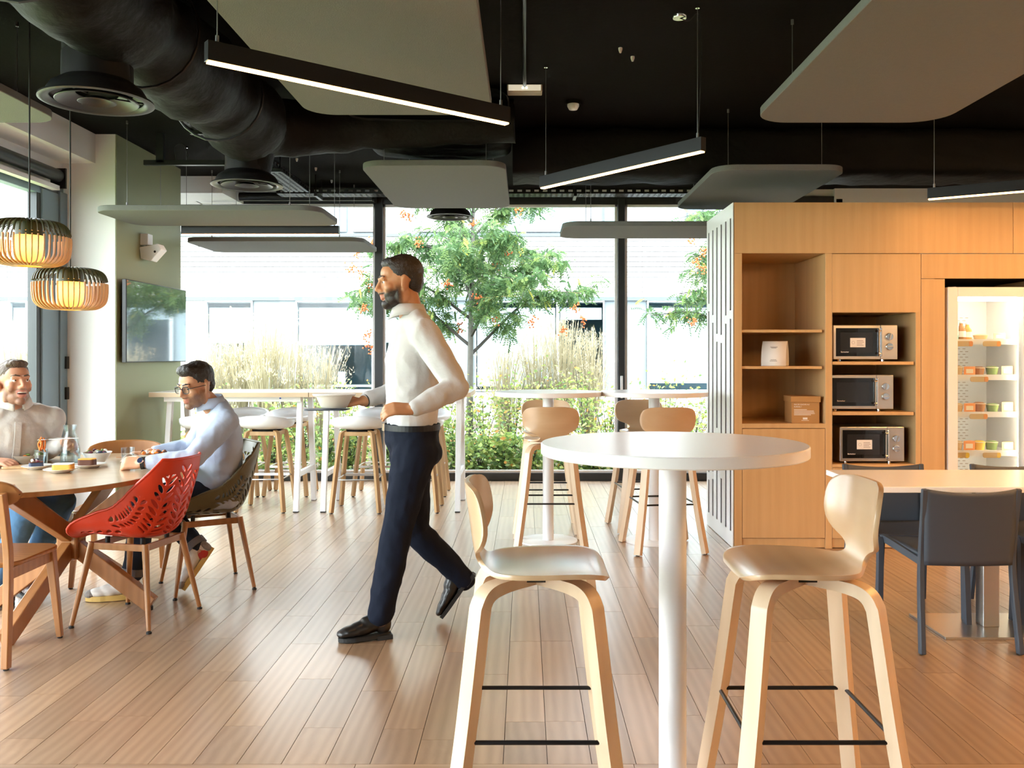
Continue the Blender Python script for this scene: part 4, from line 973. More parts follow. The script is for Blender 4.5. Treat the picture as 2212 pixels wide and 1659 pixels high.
def folds(me, amp, sc_, seed=0.0, stretch=(1, 1, .45)):
    n = len(me.vertices); co = np.empty(n*3, np.float32); nr = np.empty(n*3, np.float32); me.vertices.foreach_get('co', co); me.vertices.foreach_get('normal', nr); co = co.reshape(-1, 3)
    q = co*sc_*np.array(stretch)+np.array((seed, 0, 0)); nz = mnoise.noise; d = np.empty(n)
    for i, (x, y, z) in enumerate(q.tolist()):
        v = Vector((x, y, z)); d[i] = (1-abs(nz(v))*2)*.7+nz(v*2.3+Vector((7, 3, 1)))*.5-.3
    co += nr.reshape(-1, 3)*(d*amp)[:, None]; me.vertices.foreach_set('co', co.reshape(-1)); me.update()
def hand(mb, wrist, d, nrm, curl, side, s=1.0, spread=.06, thumb=(.55, .55), tcurl=.3):
    """d: along the hand, nrm: direction the palm faces, side: +1 puts the thumb at +(d x nrm)"""
    d = Vector(d).normalized(); nrm = Vector(nrm); nrm = (nrm-d*nrm.dot(d)).normalized(); w_ = d.cross(nrm)*side
    wrist = Vector(wrist)
    cap(mb, wrist-d*.03*s, .023*s, wrist+d*.012*s, .022*s)
    for q in (-.027, -.009, .010, .027):
        cap(mb, wrist+d*.012*s+w_*q*.75*s, .0135*s, wrist+d*.085*s+w_*q*s, .0118*s)
    cap(mb, wrist+d*.03*s+w_*.02*s+nrm*.008*s, .015*s, wrist+d*.055*s+w_*.026*s+nrm*.006*s, .013*s)
    Ls = (.066, .076, .082, .074); qs = (-.029, -.0105, .0085, .0275)
    for i, (q, L) in enumerate(zip(qs, Ls)):
        p = wrist+d*.088*s+w_*q*1.05*s; dirv = (d+w_*(q/.03)*spread).normalized(); ax = dirv.cross(nrm).normalized(); a = 0
        c = curl[i] if isinstance(curl, (tuple, list)) else curl
        for k, (fr, r_) in enumerate(((.45, .0098), (.31, .0088), (.24, .0078))):
            a += c*(.8, 1.1, .7)[k]; dv = Matrix.Rotation(a, 3, ax) @ dirv
            if dv.dot(nrm) < -.01 and c > 0: dv = Matrix.Rotation(-a, 3, ax) @ dirv
            e = p+dv*L*fr*s; cap(mb, p, r_*s, e, r_*.93*s, 10); p = e
    p = wrist+d*.025*s+w_*.026*s+nrm*.004*s; td = (d*thumb[0]+w_*thumb[1]+nrm*.45).normalized()
    e = p+td*.042*s; cap(mb, p, .0135*s, e, .0108*s, 10); td2 = (td+d*.5-w_*tcurl).normalized(); e2 = e+td2*.032*s; cap(mb, e, .0105*s, e2, .009*s, 10)
    e3 = e2+(td2+d*.2).normalized()*.022*s; cap(mb, e2, .009*s, e3, .0078*s, 10)
def head(mb, c, Rm, s=1.0, smile=0.0, jaw_drop=0.0):
    """head from overlapping forms in the local frame x forward, y left, z up (c between the ears)"""
    P = lambda x, y, z: Vector(c)+Rm @ (Vector((x, y, z))*s)
    E = lambda x, y, z, a, b, h, rot=None: mb.ell(P(x, y, z), (a*s, b*s, h*s), Rm if rot is None else Rm @ rot, 22, 14)
    jd = -jaw_drop
    E(-.014, 0, .042, .097, .077, .086); E(.030, 0, -.015, .060, .063, .082); E(.043, 0, .048, .045, .062, .050)
    E(.026, 0, -.070+jd*.7, .056, .054, .043); E(.068, 0, -.094+jd, .024, .026, .021)
    for q in (-1, 1):
        E(.059, q*.042, -.016, .027, .024, .024); E(.0, q*.052, -.055+jd*.5, .035, .018, .045)
        cap(mb, P(.083, q*.040, .030), .0105*s, P(.0925, q*.010, .027), .0105*s)
        cap(mb, P(.073, q*.033, .0135), .0135*s, P(.0735, q*.028, .0125), .0135*s)      # lids
        cap(mb, P(.098, q*.011, -.028), .0095*s, P(.092, q*.014, -.030), .0085*s)       # nostril wings
        E(-.010, q*.079, -.004, .021, .0085, .033, Matrix.Rotation(R(-14), 3, 'Y') @ Matrix.Rotation(R(q*22), 3, 'Z')); E(-.004, q*.076, -.030, .010, .008, .011)
        if smile: E(.062, q*.043, -.037, .020, .019, .018)
    cap(mb, P(.090, 0, .022), .0085*s, P(.113, 0, -.021), .0115*s); cap(mb, P(.104, 0, -.028), .0095*s, P(.094, 0, -.034), .010*s)
    cap(mb, P(.088, 0, -.040), .012*s, P(.087, 0, -.050), .012*s)
    lw = .021+.009*smile; lz = .006*smile
    for q in (-1, 1):
        chain(mb, [P(.0965, 0, -.052), P(.090, q*lw*.55, -.0525+lz*.3), P(.077, q*lw, -.056+lz)], [.0075*s, .007*s, .005*s])
        chain(mb, [P(.0935, 0, -.0655+jd), P(.088, q*lw*.55, -.0645+jd*.8), P(.077, q*lw, -.058+lz)], [.0085*s, .0075*s, .005*s])
def person(name, label, base):
    t = thing(name, label, 'person', base); return t
def skin_mat(nm, c, beardc, lipc):
    m, nt, b = new_mat(nm); N = nt.nodes; L = nt.links
    a = N.new('ShaderNodeAttribute'); a.attribute_name = 'beard'; l = N.new('ShaderNodeAttribute'); l.attribute_name = 'lip'
    tc = N.new('ShaderNodeTexCoord'); n = N.new('ShaderNodeTexNoise'); n.inputs['Scale'].default_value = 260; n.inputs['Detail'].default_value = 3; L.new(tc.outputs['Object'], n.inputs[0])
    n2 = N.new('ShaderNodeTexNoise'); n2.inputs['Scale'].default_value = 22; L.new(tc.outputs['Object'], n2.inputs[0])
    m0 = N.new('ShaderNodeMix'); m0.data_type = 'RGBA'; m0.inputs[6].default_value = (*[q*.86 for q in c], 1); m0.inputs[7].default_value = (*[min(1, q*1.12) for q in c], 1); L.new(n2.outputs['Fac'], m0.inputs[0])
    m1 = N.new('ShaderNodeMix'); m1.data_type = 'RGBA'; L.new(l.outputs['Fac'], m1.inputs[0]); L.new(m0.outputs[2], m1.inputs[6]); m1.inputs[7].default_value = (*lipc, 1)
    mr = N.new('ShaderNodeMath'); mr.operation = 'MULTIPLY_ADD'; L.new(n.outputs['Fac'], mr.inputs[0]); mr.inputs[1].default_value = .5; mr.inputs[2].default_value = .75
    mu_ = N.new('ShaderNodeMath'); mu_.operation = 'MULTIPLY'; mu_.use_clamp = True; L.new(a.outputs['Fac'], mu_.inputs[0]); L.new(mr.outputs[0], mu_.inputs[1])
    m2 = N.new('ShaderNodeMix'); m2.data_type = 'RGBA'; L.new(mu_.outputs[0], m2.inputs[0]); L.new(m1.outputs[2], m2.inputs[6]); m2.inputs[7].default_value = (*beardc, 1)
    L.new(m2.outputs[2], b.inputs['Base Color']); b.inputs['Roughness'].default_value = .5; b.inputs['Specular IOR Level'].default_value = .35
    b.inputs['Subsurface Weight'].default_value = .12; b.inputs['Subsurface Radius'].default_value = (.012, .004, .002); b.inputs['Subsurface Scale'].default_value = 1.0
    return m
def sstep(a, b, x):
    t = np.clip((x-a)/(b-a), 0, 1); return t*t*(3-2*t)
def face_attrs(me, c, Rm, s, beard, strength, puff=0.0, smile=0.0, jaw=0.0):
    n = len(me.vertices); co = np.empty(n*3, np.float32); me.vertices.foreach_get('co', co); co = co.reshape(-1, 3)
    loc = (co-np.array(c)) @ np.array(Rm)/s; x, y, z = loc[:, 0], loc[:, 1], loc[:, 2]; ay = np.abs(y)
    inhead = (np.abs(z) < .14) & (x > -.05) & (ay < .085)
    jawz = sstep(-.030, -.052, z-.45*(ay-.03)*(ay > .03)) * sstep(.0, .025, x) * sstep(-.155, -.12, z)
    side = sstep(.0, -.03, z)*sstep(.045, .058, ay)*sstep(.0, .015, x)*sstep(.045, .03, x)
    mus = sstep(.036, .028, ay)*sstep(-.034, -.040, z)*sstep(.075, .082, x)
    lipm = sstep(.026+.008*smile, .018+.008*smile, ay)*sstep(-.043, -.0475, z)*sstep(-.078-jaw, -.071-jaw, z)*sstep(.078, .084, x)
    under = sstep(-.09, -.10, z)*sstep(.02, .04, x)
    b = np.clip(np.maximum(np.maximum(jawz, side*.8), mus)*(1-lipm), 0, 1)*strength*inhead*beard
    me.attributes.new('beard', 'FLOAT', 'POINT').data.foreach_set('value', b.astype(np.float32))
    me.attributes.new('lip', 'FLOAT', 'POINT').data.foreach_set('value', (lipm*inhead*.75).astype(np.float32))
    if puff:
        nr = np.empty(n*3, np.float32); me.vertices.foreach_get('normal', nr) if hasattr(me.vertices[0], 'normal') else None
        co += nr.reshape(-1, 3)*(b*puff)[:, None]; me.vertices.foreach_set('co', co.reshape(-1)); me.update()
def hair(par, c, Rm, s, blobs, m, seed, amp=.006, voxel=.005):
    mb = MB()
    for x, y, z, a, b, h in blobs: mb.ell(Vector(c)+Rm @ (Vector((x, y, z))*s), (a*s, b*s, h*s), Rm, 26, 18)
    me = remesh(mb, 'hair', voxel, 3); folds(me, amp, 34, seed, (1, 1, 1)); return put(me, 'hair', m, par)
M['sclera'] = mat('eye_white', (.72, .70, .67), .2); M['iris'] = mat('iris', (.05, .03, .018), .15); M['teeth'] = mat('teeth', (.80, .76, .68), .3); M['mouth'] = mat('mouth_inside', (.06, .012, .01), .5)
M['hairdark'] = mat('dark_hair', (.016, .011, .008), .5, bump=.5, bscale=160); M['hairbrown'] = mat('brown_hair', (.075, .042, .022), .5, bump=.5, bscale=160)
def cloth(nm, c, bump=.35): return mat(nm, c, .85, spec=.2, bump=bump, bscale=26)
M['shirtw'] = cloth('ivory_shirt', (.50, .49, .48)); M['shirtl'] = cloth('white_pink_shirt', (.54, .50, .47)); M['shirtb'] = cloth('pale_blue_shirt', (.40, .46, .58)); M['button'] = mat('shirt_button', (.75, .70, .6), .3)
M['navy'] = cloth('navy_denim', (.0045, .0075, .018)); M['denim'] = cloth('blue_denim', (.07, .16, .30)); M['dkdenim'] = cloth('dark_denim', (.016, .024, .042)); M['belt'] = mat('black_belt', (.005, .005, .006), .45, spec=.3)
M['blackleather'] = mat('black_leather', (.012, .010, .009), .28); M['brownleather'] = mat('red_brown_leather', (.10, .03, .02), .4)
M['sneak'] = mat('pale_sneaker', (.62, .57, .52), .6, var=.25, vscale=30); M['gumsole'] = mat('gum_sole', (.55, .36, .10), .5); M['sneakgrey'] = mat('grey_suede', (.24, .21, .19), .8); M['sock'] = mat('red_sock', (.5, .04, .03), .8); M['cuff'] = cloth('turned_up_denim', (.16, .16, .18))
def collar(par, c, Rm, r_, m, h=.035):
    """stand and two points of a shirt collar around the neck; Rm: x forward, z along the neck"""
    P = [];
    for z, k in ((-h*.5, 1.12), (h*.15, 1.03), (h*.8, 1.0), (h*.85, 1.05), (h*.1, 1.17), (-h*.7, 1.30)):
        row = []
        for a in np.linspace(R(16), R(344), 40):
            fr = max(0, math.cos(a))**3; row.append(Vector(c)+Rm @ Vector((r_*k*math.cos(a)*1.08, r_*k*math.sin(a), z-fr*h*.55*(1 if k > 1.1 else .4))))
        P.append(row)
    me = MB().grid(P).mesh('collar'); me.shade_smooth(); o = put(me, 'collar', m, par); s_ = o.modifiers.new('sol', 'SOLIDIFY'); s_.thickness = .003; return o
def shoe(par, heel, toe, up, m, msole, s=1.0, high=.07, sneaker=False):
    heel, toe = Vector(heel), Vector(toe); Rm = frame3(toe-heel, up); L = (toe-heel).length
    P = lambda x, y, z: heel+Rm @ Vector((x*L, y*s, z*s)); mb = MB()
    for x, y, z, a, b, h in ((.13, 0, .045, .036, .034, .05), (.22, 0, .075, .04, .036, .05), (.38, 0, .05, .05, .038, .042), (.55, 0, .035, .055, .042, .034), (.74, 0, .028, .052, .045, .026), (.88, 0, .022, .035, .036, .020)):
        mb.ell(P(x, y, z+.012), (a*s*1.1, b*s, h*s), Rm, 16, 10)
    me = remesh(mb, 'shoe', .006, 5); o = put(me, 'shoe', m, par)
    out = [(math.cos(a), math.sin(a)) for a in np.linspace(0, 6.283, 33)[:-1]]
    pts = [((.5+.51*x), y*(.041+.007*x+(.004 if x > .3 else 0))) for x, y in out]
    mb = MB(); n_ = len(pts); mb.add([P(x, y, 0.0) for x, y in pts]+[P(x, y*1.02, .018 if not sneaker else .026) for x, y in pts], [tuple(range(n_-1, -1, -1)), tuple(range(n_, 2*n_))]+[(i, (i+1) % n_, n_+(i+1) % n_, n_+i) for i in range(n_)])
    sl_ = put(mb.mesh('sole'), 'sole', msole, o)
    if not sneaker: put(MB().obox(P(.12, 0, .0), (.07*s, .07*s, .02*s), Rm).mesh('heel'), 'heel', msole, o)
    else:
        put(MB().ell(P(.90, 0, .034), (.034*s, .041*s, .022*s), Rm).mesh('toe_cap'), 'toe_cap', 'sneakgrey', o); put(MB().ell(P(.06, 0, .05), (.026*s, .034*s, .042*s), Rm).mesh('heel_counter'), 'heel_counter', 'sneakgrey', o)
        me = MB()
        for k in range(5):
            x = .42+k*.07; z = .098-k*.011; me.tube([P(x, -.03, z-.012), P(x+.015, 0, z+.004), P(x, .03, z-.012)], .0028*s, 6)
        put(me.mesh('laces'), 'laces', 'paper', o)
    return o
def torso(mb, sp, fr, rad):
    for (p, f_, r_) in zip(sp, fr, rad): mb.ell(p, r_, f_, 24, 16)
def blend_torso(mb, P0, F0, P1, F1, prof, n=22):
    for i in range(n):
        k = i/(n-1); p = Vector(P0).lerp(Vector(P1), k); f = Vector(F0).lerp(Vector(F1), k)
        ax = (Vector(P1)-Vector(P0)).normalized(); Rm = frame3(f-ax*f.dot(ax), ax); j = k*(len(prof)-1); a = min(int(j), len(prof)-2); t = j-a
        r_ = [prof[a][q]*(1-t)+prof[a+1][q]*t for q in range(2)]; mb.ell(p, (r_[0], r_[1], .075), Rm, 24, 14)
# ------------------------------------------------------------------ the walking man
def walking_man():
    D0 = 4.35; A = at
    par = person('person', 'man in white shirt and dark jeans walking left with a bowl', (flr(850, 1372).x, 4.3, 0))
    skin = skin_mat('skin_walker', (.46, .225, .115), (.012, .008, .006), (.40, .14, .10))
    f = Vector((-.97, -.24, 0)).normalized(); l = Vector((0, 0, 1)).cross(f)
    pel = A(890, 948, D0); nb = A(893, 690, 4.37); hc = A(864, 612, 4.35); hf = Vector((-.94, -.30, -.10)); HR = frame3(hf); hs = 1.03
    shL = nb+l*.195+Vector((.03, 0, -.075)); shR = nb-l*.195+Vector((-.01, 0, -.07))
    elL = A(987, 836, 4.10); wrL = A(893, 884, 3.97); elR = A(872, 838, 4.62); wrR = A(786, 866, 4.42)
    hipL = pel+l*.085+Vector((0, 0, -.06)); hipR = pel-l*.085+Vector((0, 0, -.06))
    knL = A(858, 1142, 4.25); anL = A(822, 1335, 4.21); knR = A(897, 1146, 4.50); anR = A(1003, 1252, 4.52)
    S = MB(); prof = [(.105, .150), (.105, .142), (.108, .145), (.115, .158), (.118, .172), (.100, .168), (.07, .10)]
    blend_torso(S, pel, f, nb-Vector((0, 0, .02)), f, prof)
    chain(S, [shL, elL, wrL], [.055, .042, .029]); chain(S, [shR, elR, wrR], [.055, .042, .029]); cap(S, shL, .05, shR, .05)
    chain(S, [hipL, knL, anL], [.088, .058, .042]); chain(S, [hipR, knR, anR], [.088, .058, .042])
    chain(S, [nb+Vector((0, 0, -.03)), hc+HR @ Vector((-.03, 0, -.055))], [.064, .055]); head(S, hc, HR, hs)
    hand(S, wrL, A(838, 882, 3.93)-wrL, Vector((-.2, .6, -.75)), (.5, .55, .6, .65), -1, 1.02)
    hand(S, wrR, A(700, 886, 4.36)-wrR, Vector((0, -.05, 1)), (.22, .2, .2, .25), 1, 1.02, thumb=(.5, .5))
    me = remesh(S, 'body', .0052, 4, .45); face_attrs(me, hc, HR, hs, 1, 1.0, .007)
    put(me, 'body', skin, par)
    # shirt
    T = MB(); prof2 = [(.118, .162), (.128, .166), (.130, .170), (.134, .178), (.135, .188), (.118, .182), (.082, .105)]
    blend_torso(T, pel+Vector((0, 0, .055)), f, nb-Vector((0, 0, .03)), f, prof2); cap(T, shL, .066, shR, .066); cap(T, shL, .066, nb, .07); cap(T, shR, .066, nb, .07)
    chain(T, [shL, shL.lerp(elL, .5), elL, elL.lerp(wrL, .5), wrL.lerp(elL, .06)], [.074, .066, .058, .053, .040]); chain(T, [shR, elR, wrR.lerp(elR, .10)], [.072, .056, .040])
    me = remesh(T, 'shirt', .008, 4); folds(me, .008, 11, 2.0, (1.0, 1.0, .7)); sh = put(me, 'shirt', 'shirtw', par)
    collar(par, nb.lerp(hc, .30)+Vector((-.008, 0, -.012)), frame3(f, (-.12, 0, 1)), .068, 'shirtw')
    # trousers
    T = MB()
    Rf = frame3(f); T.ell(pel+Vector((0, 0, .045)), (.136, .172, .075), Rf, 24, 16); T.ell(pel+Vector((0, 0, .0)), (.134, .170, .10), Rf, 24, 16); T.ell(pel+Vector((.02, 0, -.06)), (.130, .168, .10), Rf, 24, 16)
    chain(T, [hipL, hipL.lerp(knL, .5), knL, knL.lerp(anL, .5), anL+Vector((.0, 0, .02))], [.108, .090, .074, .072, .062]); chain(T, [hipR, hipR.lerp(knR, .5), knR, knR.lerp(anR, .5), anR], [.108, .088, .074, .068, .055])
    me = remesh(T, 'jeans', .009, 4); folds(me, .007, 11, 5.0, (1, 1, .8)); put(me, 'jeans', 'navy', par)
    bz = A(888, 921, D0).z; Bf = frame3(f)
    pts = [pel*1.0+Bf @ Vector((.136*math.cos(a), .173*math.sin(a), 0)) for a in np.linspace(0, 6.283, 49)[:-1]]
    me = MB().sweep([Vector((p.x, p.y, bz)) for p in pts], [(-.014, -.003), (.014, -.003), (.014, .003), (-.014, .003)], (0, 0, 1), closed=True).mesh('belt'); put(me, 'belt', 'belt', par)
    bk_ = Vector((pel.x, pel.y, bz))+f*.141; put(MB().obox(bk_, (.008, .05, .036), Bf).mesh('buckle'), 'buckle', 'chrome', par)
    hair(par, hc, HR, hs, [(-.022, 0, .055, .099, .0815, .084), (-.060, 0, .012, .056, .070, .072), (.028, 0, .098, .052, .062, .030)], 'hairdark', 1.0, .003)
    par_eyes(par, hc, HR, hs, skin, 'hairdark', (1, 0, -.15))
    hl = flr(838, 1372); tl = flr(733, 1386); hl.y = tl.y = 4.2; shoe(par, Vector((hl.x+.015, 4.24, .012)), Vector((tl.x, 4.16, .004)), (0, 0, 1), 'blackleather', 'rubber', 1.05)
    hr = A(1024, 1240, 4.52); tr = A(957, 1332, 4.52); shoe(par, hr, Vector((tr.x, 4.50, .012)), (-.75, 0, .6), 'blackleather', 'rubber', 1.0)
    for w0, w1 in ((wrR, elR), (wrL, elL)):
        d_ = (w1-w0).normalized(); c_ = w0+d_*.012; Rm = frame3(d_); put(MB().sweep([c_+Rm @ Vector((0, .031*math.cos(a), .031*math.sin(a))) for a in np.linspace(0, 6.283, 25)[:-1]], [(-.006, -.003), (.006, -.003), (.006, .003), (-.006, .003)], d_, closed=True).mesh('wristband'), 'wristband', 'rubber', par)
    # the bowl on his hand
    bc_ = A(722, 868, 4.36); t = thing('takeaway_bowl', 'pale oval takeaway bowl carried by the walking man', 'bowl', bc_)
    mb = MB(); 
    mb.lathe([(0, -.03), (.055, -.03), (.062, -.026), (.085, .028), (.098, .030), (.098, .033), (.083, .033), (.058, -.022), (0, -.024)], n=40); o = mb.build('bowl', mat('pulp_bowl', (.62, .57, .50), .6), t, smooth=40); o.scale = (1.05, .85, 1)
    o = MB().lathe([(0, .034), (.1, .034), (.102, .037), (.1, .04), (0, .043)], n=40).build('lid', 'paper', t, smooth=40); o.scale = (1.05, .85, 1)
    o = thing('small_tray', 'thin grey tray under the carried bowl', 'tray', A(722, 868, 4.36)+Vector((-.02, 0, -.0405))); MB().prism(rrect(-.12, .09, -.07, .07, .03, 5), 0, .006).build('tray', 'grey', o, bevel=.002)
def par_eyes(par, c, Rm, s, skin, brow, look, iris=None):
    P = lambda x, y, z: Vector(c)+Rm @ (Vector((x, y, z))*s); lk = (Rm @ Vector(look)).normalized()
    for q in (-1, 1):
        ctr = P(.0755, q*.0315, .0105); me = MB().ell(ctr, (.0122*s,)*3, None, 14, 10).mesh('eye'); me.shade_smooth(); e = put(me, 'eye', 'sclera', par)
        me = MB().ell(ctr+lk*.0085*s, (.0056*s,)*3, None, 12, 8).mesh('iris'); me.shade_smooth(); put(me, 'iris', 'iris', e)
        mb = MB(); cap(mb, P(.0880, q*.019, .0190), .0038*s, P(.0810, q*.043, .0180), .0032*s, 8); me = mb.mesh('eyelid'); me.shade_smooth(); put(me, 'eyelid', skin, e)
        mb = MB(); chain(mb, [P(.0985, q*.013, .0325), P(.0945, q*.032, .0385), P(.080, q*.049, .034)], [.0042*s, .0044*s, .0026*s]); me = mb.mesh('eyebrow'); me.shade_smooth(); put(me, 'eyebrow', brow, par)
# ------------------------------------------------------------------ seated figures share this builder
def seated(par, f, pel, nb, hc, hf, hs, arms, legs, skin, mats, hairm, blobs, beard, smile=0.0, jaw=0.0, hands=None, slim=1.0, hseed=1.0):
    f = Vector(f).normalized(); l = Vector((0, 0, 1)).cross(f); HR = frame3(hf)
    shL = nb+l*.19+f*.01+Vector((0, 0, -.06)); shR = nb-l*.19+f*.01+Vector((0, 0, -.06))
    elL, wrL, elR, wrR = arms; hipL = pel+l*.09; hipR = pel-l*.09; knL, anL, knR, anR = legs
    S = MB(); prof = [(.115, .155), (.112, .148), (.110, .145), (.112, .155), (.115, .168), (.098, .160), (.07, .10)]
    blend_torso(S, pel, f, nb-Vector((0, 0, .02)), f, prof)
    chain(S, [shL, elL, wrL], [.053, .040, .028]); chain(S, [shR, elR, wrR], [.053, .040, .028]); cap(S, shL, .048, shR, .048)
    chain(S, [hipL, knL, anL], [.085, .058, .04]); chain(S, [hipR, knR, anR], [.085, .058, .04])
    chain(S, [nb+Vector((0, 0, -.03)), hc+HR @ Vector((-.03, 0, -.055))], [.060, .052]); head(S, hc, HR, hs, smile, jaw)
    for h in hands: hand(S, *h)
    me = remesh(S, 'body', .0052, 4, .45); face_attrs(me, hc, HR, hs, 1, beard, .002, smile, jaw); put(me, 'body', skin, par)
    T = MB(); prof2 = [(.152, .198), (.145, .186), (.134, .168), (.130, .172), (.132, .183), (.115, .176), (.080, .105)]
    blend_torso(T, pel+Vector((0, 0, .0)), f, nb-Vector((0, 0, .03)), f, prof2); cap(T, shL, .063, shR, .063); cap(T, shL, .063, nb, .066); cap(T, shR, .063, nb, .066)
    for s_, e_, w_ in ((shL, elL, wrL), (shR, elR, wrR)): chain(T, [s_, s_.lerp(e_, .5), e_, e_.lerp(w_, .5), w_.lerp(e_, .16)], [.070, .064, .056, .050, .040])
    me = remesh(T, 'shirt', .008, 4); folds(me, .0065, 12, hseed*3, (1, 1, .8)); put(me, 'shirt', mats[0], par)
    collar(par, nb.lerp(hc, .34)+f*.012, frame3(f+Vector((0, 0, -.15)), hc-nb+Vector((0, 0, .1))), .064, mats[0])
    T = MB(); T.ell(pel+Vector((0, 0, -.015)), (.12, .16, .08), frame3(f), 24, 16)
    for h_, k_, a_ in ((hipL, knL, anL), (hipR, knR, anR)): chain(T, [h_, h_.lerp(k_, .5), k_, k_.lerp(a_, .5), a_.lerp(k_, .10)], [.10, .088, .072, .066, .056])
    me = remesh(T, 'jeans', .009, 4); folds(me, .006, 12, hseed, (1, 1, 1)); put(me, 'jeans', mats[1], par)
    hair(par, hc, HR, hs, blobs, hairm, hseed, .0045); par_eyes(par, hc, HR, hs, skin, hairm, mats[2] if len(mats) > 2 else (1, 0, 0))
    return HR, shL, shR
def glasses_man():
    par = person('person', 'seated man with glasses, blue shirt and wristwatch', (-1.85, 5.17, .45))
    skin = skin_mat('skin_glasses', (.52, .27, .15), (.030, .018, .012), (.45, .17, .13)); f = Vector((-.84, -.54, 0))
    pel = Vector((-1.815, 5.205, .548)); nb = Vector((-1.765, 5.09, 1.045)); hc = Vector((-1.862, 4.99, 1.178)); hf = Vector((-.48, -.85, -.22))
    elL = Vector((-1.79, 4.73, .795)); wrL = Vector((-2.035, 4.685, .784)); elR = Vector((-2.02, 5.33, .80)); wrR = Vector((-2.20, 5.16, .785))
    knL = Vector((-2.13, 4.93, .535)); anL = Vector((-2.19, 4.91, .105)); knR = Vector((-2.18, 5.16, .525)); anR = Vector((-1.875, 5.09, .225))
    hs_ = [(wrL, Vector((-1, -.05, .0)), Vector((.1, .75, -.6)), (1.05, 1.05, 1.0, 1.0), -1, 1.02, .03), (wrR, Vector((-.9, -.4, 0)), Vector((0, 0, -1)), .4, 1)]
    HR, a, b = seated(par, f, pel, nb, hc, hf, 1.0, (elL, wrL, elR, wrR), (knL, anL, knR, anR), skin, ('shirtb', 'dkdenim', (1, 0, -.2)), 'hairdark', [(-.020, 0, .060, .099, .0815, .086), (-.058, 0, .014, .054, .068, .07), (.038, 0, .106, .058, .064, .034), (.055, .015, .112, .035, .045, .026)], .62, hands=hs_, hseed=2.0)
    # spectacles
    P = lambda x, y, z: hc+HR @ Vector((x, y, z)); mb = MB()
    for q in (-1, 1):
        mb.tube([P(.101-.10*(abs(y)-.030)**1*1.0*.6, q*y, z) for y, z in [(.032+.024*math.copysign(abs(math.cos(a_))**.7, math.cos(a_)), .006+.020*math.copysign(abs(math.sin(a_))**.7, math.sin(a_))) for a_ in np.linspace(0, 6.283, 29)[:-1]]], .0022, 6, closed=True)
        mb.tube([P(.0985, q*.056, .014), P(.05, q*.076, .014), P(-.005, q*.082, .012), P(-.03, q*.078, -.008)], .0020, 6)
    mb.tube([P(.104, -.009, .010), P(.107, 0, .013), P(.104, .009, .010)], .0022, 6); me = mb.mesh('spectacles'); me.shade_smooth(); g = put(me, 'spectacles', 'blackmetal', par)
    for q in (-1, 1):
        me = MB().grid([[P(.1025-.06*(abs(y)-.03), q*y, z) for y in np.linspace(.010, .054, 6)] for z in np.linspace(-.012, .024, 5)]).mesh('lens'); put(me, 'lens', 'clear', g)
    # watch
    d_ = (elL-wrL).normalized(); c_ = wrL+d_*.004; Rm = frame3(d_)
    w_ = put(MB().sweep([c_+Rm @ Vector((0, .031*math.cos(a_), .031*math.sin(a_))) for a_ in np.linspace(0, 6.283, 25)[:-1]], [(-.010, -.0022), (.010, -.0022), (.010, .0022), (-.010, .0022)], d_, closed=True).mesh('wristwatch'), 'wristwatch', 'rubber', par)
    nv = Vector((-.1, -.86, .5)).normalized(); put(MB().lathe([(0, .009), (.016, .009), (.0185, .006), (.0185, 0)], n=24).mesh('watch_case'), 'watch_case', 'chrome', w_).matrix_world = Matrix.Translation(c_+nv*.028) @ nv.to_track_quat('Z', 'Y').to_matrix().to_4x4()
    put(MB().lathe([(0, .0098), (.0145, .0098)], n=24).mesh('watch_face'), 'watch_face', mat('blue_dial', (.012, .02, .06), .15), w_).matrix_world = Matrix.Translation(c_+nv*.028) @ nv.to_track_quat('Z', 'Y').to_matrix().to_4x4()
    shoe(par, Vector((-2.155, 4.925, .003)), Vector((-2.425, 4.865, .003)), (0, 0, 1), 'sneak', 'gumsole', 1.06, sneaker=True)
    shoe(par, Vector((-1.805, 5.115, .235)), Vector((-1.945, 5.04, .012)), (-.85, -.25, .5), 'sneak', 'gumsole', 1.06, sneaker=True)
    for k_, a_ in ((knL, anL), (knR, anR)):
        d_ = (k_-a_).normalized(); c_ = a_+d_*.05; Rm = frame3(d_); put(MB().sweep([c_+Rm @ Vector((0, .064*math.cos(q), .060*math.sin(q))) for q in np.linspace(0, 6.283, 25)[:-1]], [(-.02, -.004), (.02, -.004), (.02, .004), (-.02, .004)], d_, closed=True).mesh('turn_up'), 'turn_up', 'cuff', par)
        mb = MB(); cap(mb, a_+d_*.04, .041, a_-d_*.02, .037); me = mb.mesh('sock'); me.shade_smooth(); put(me, 'sock', 'sock', par)
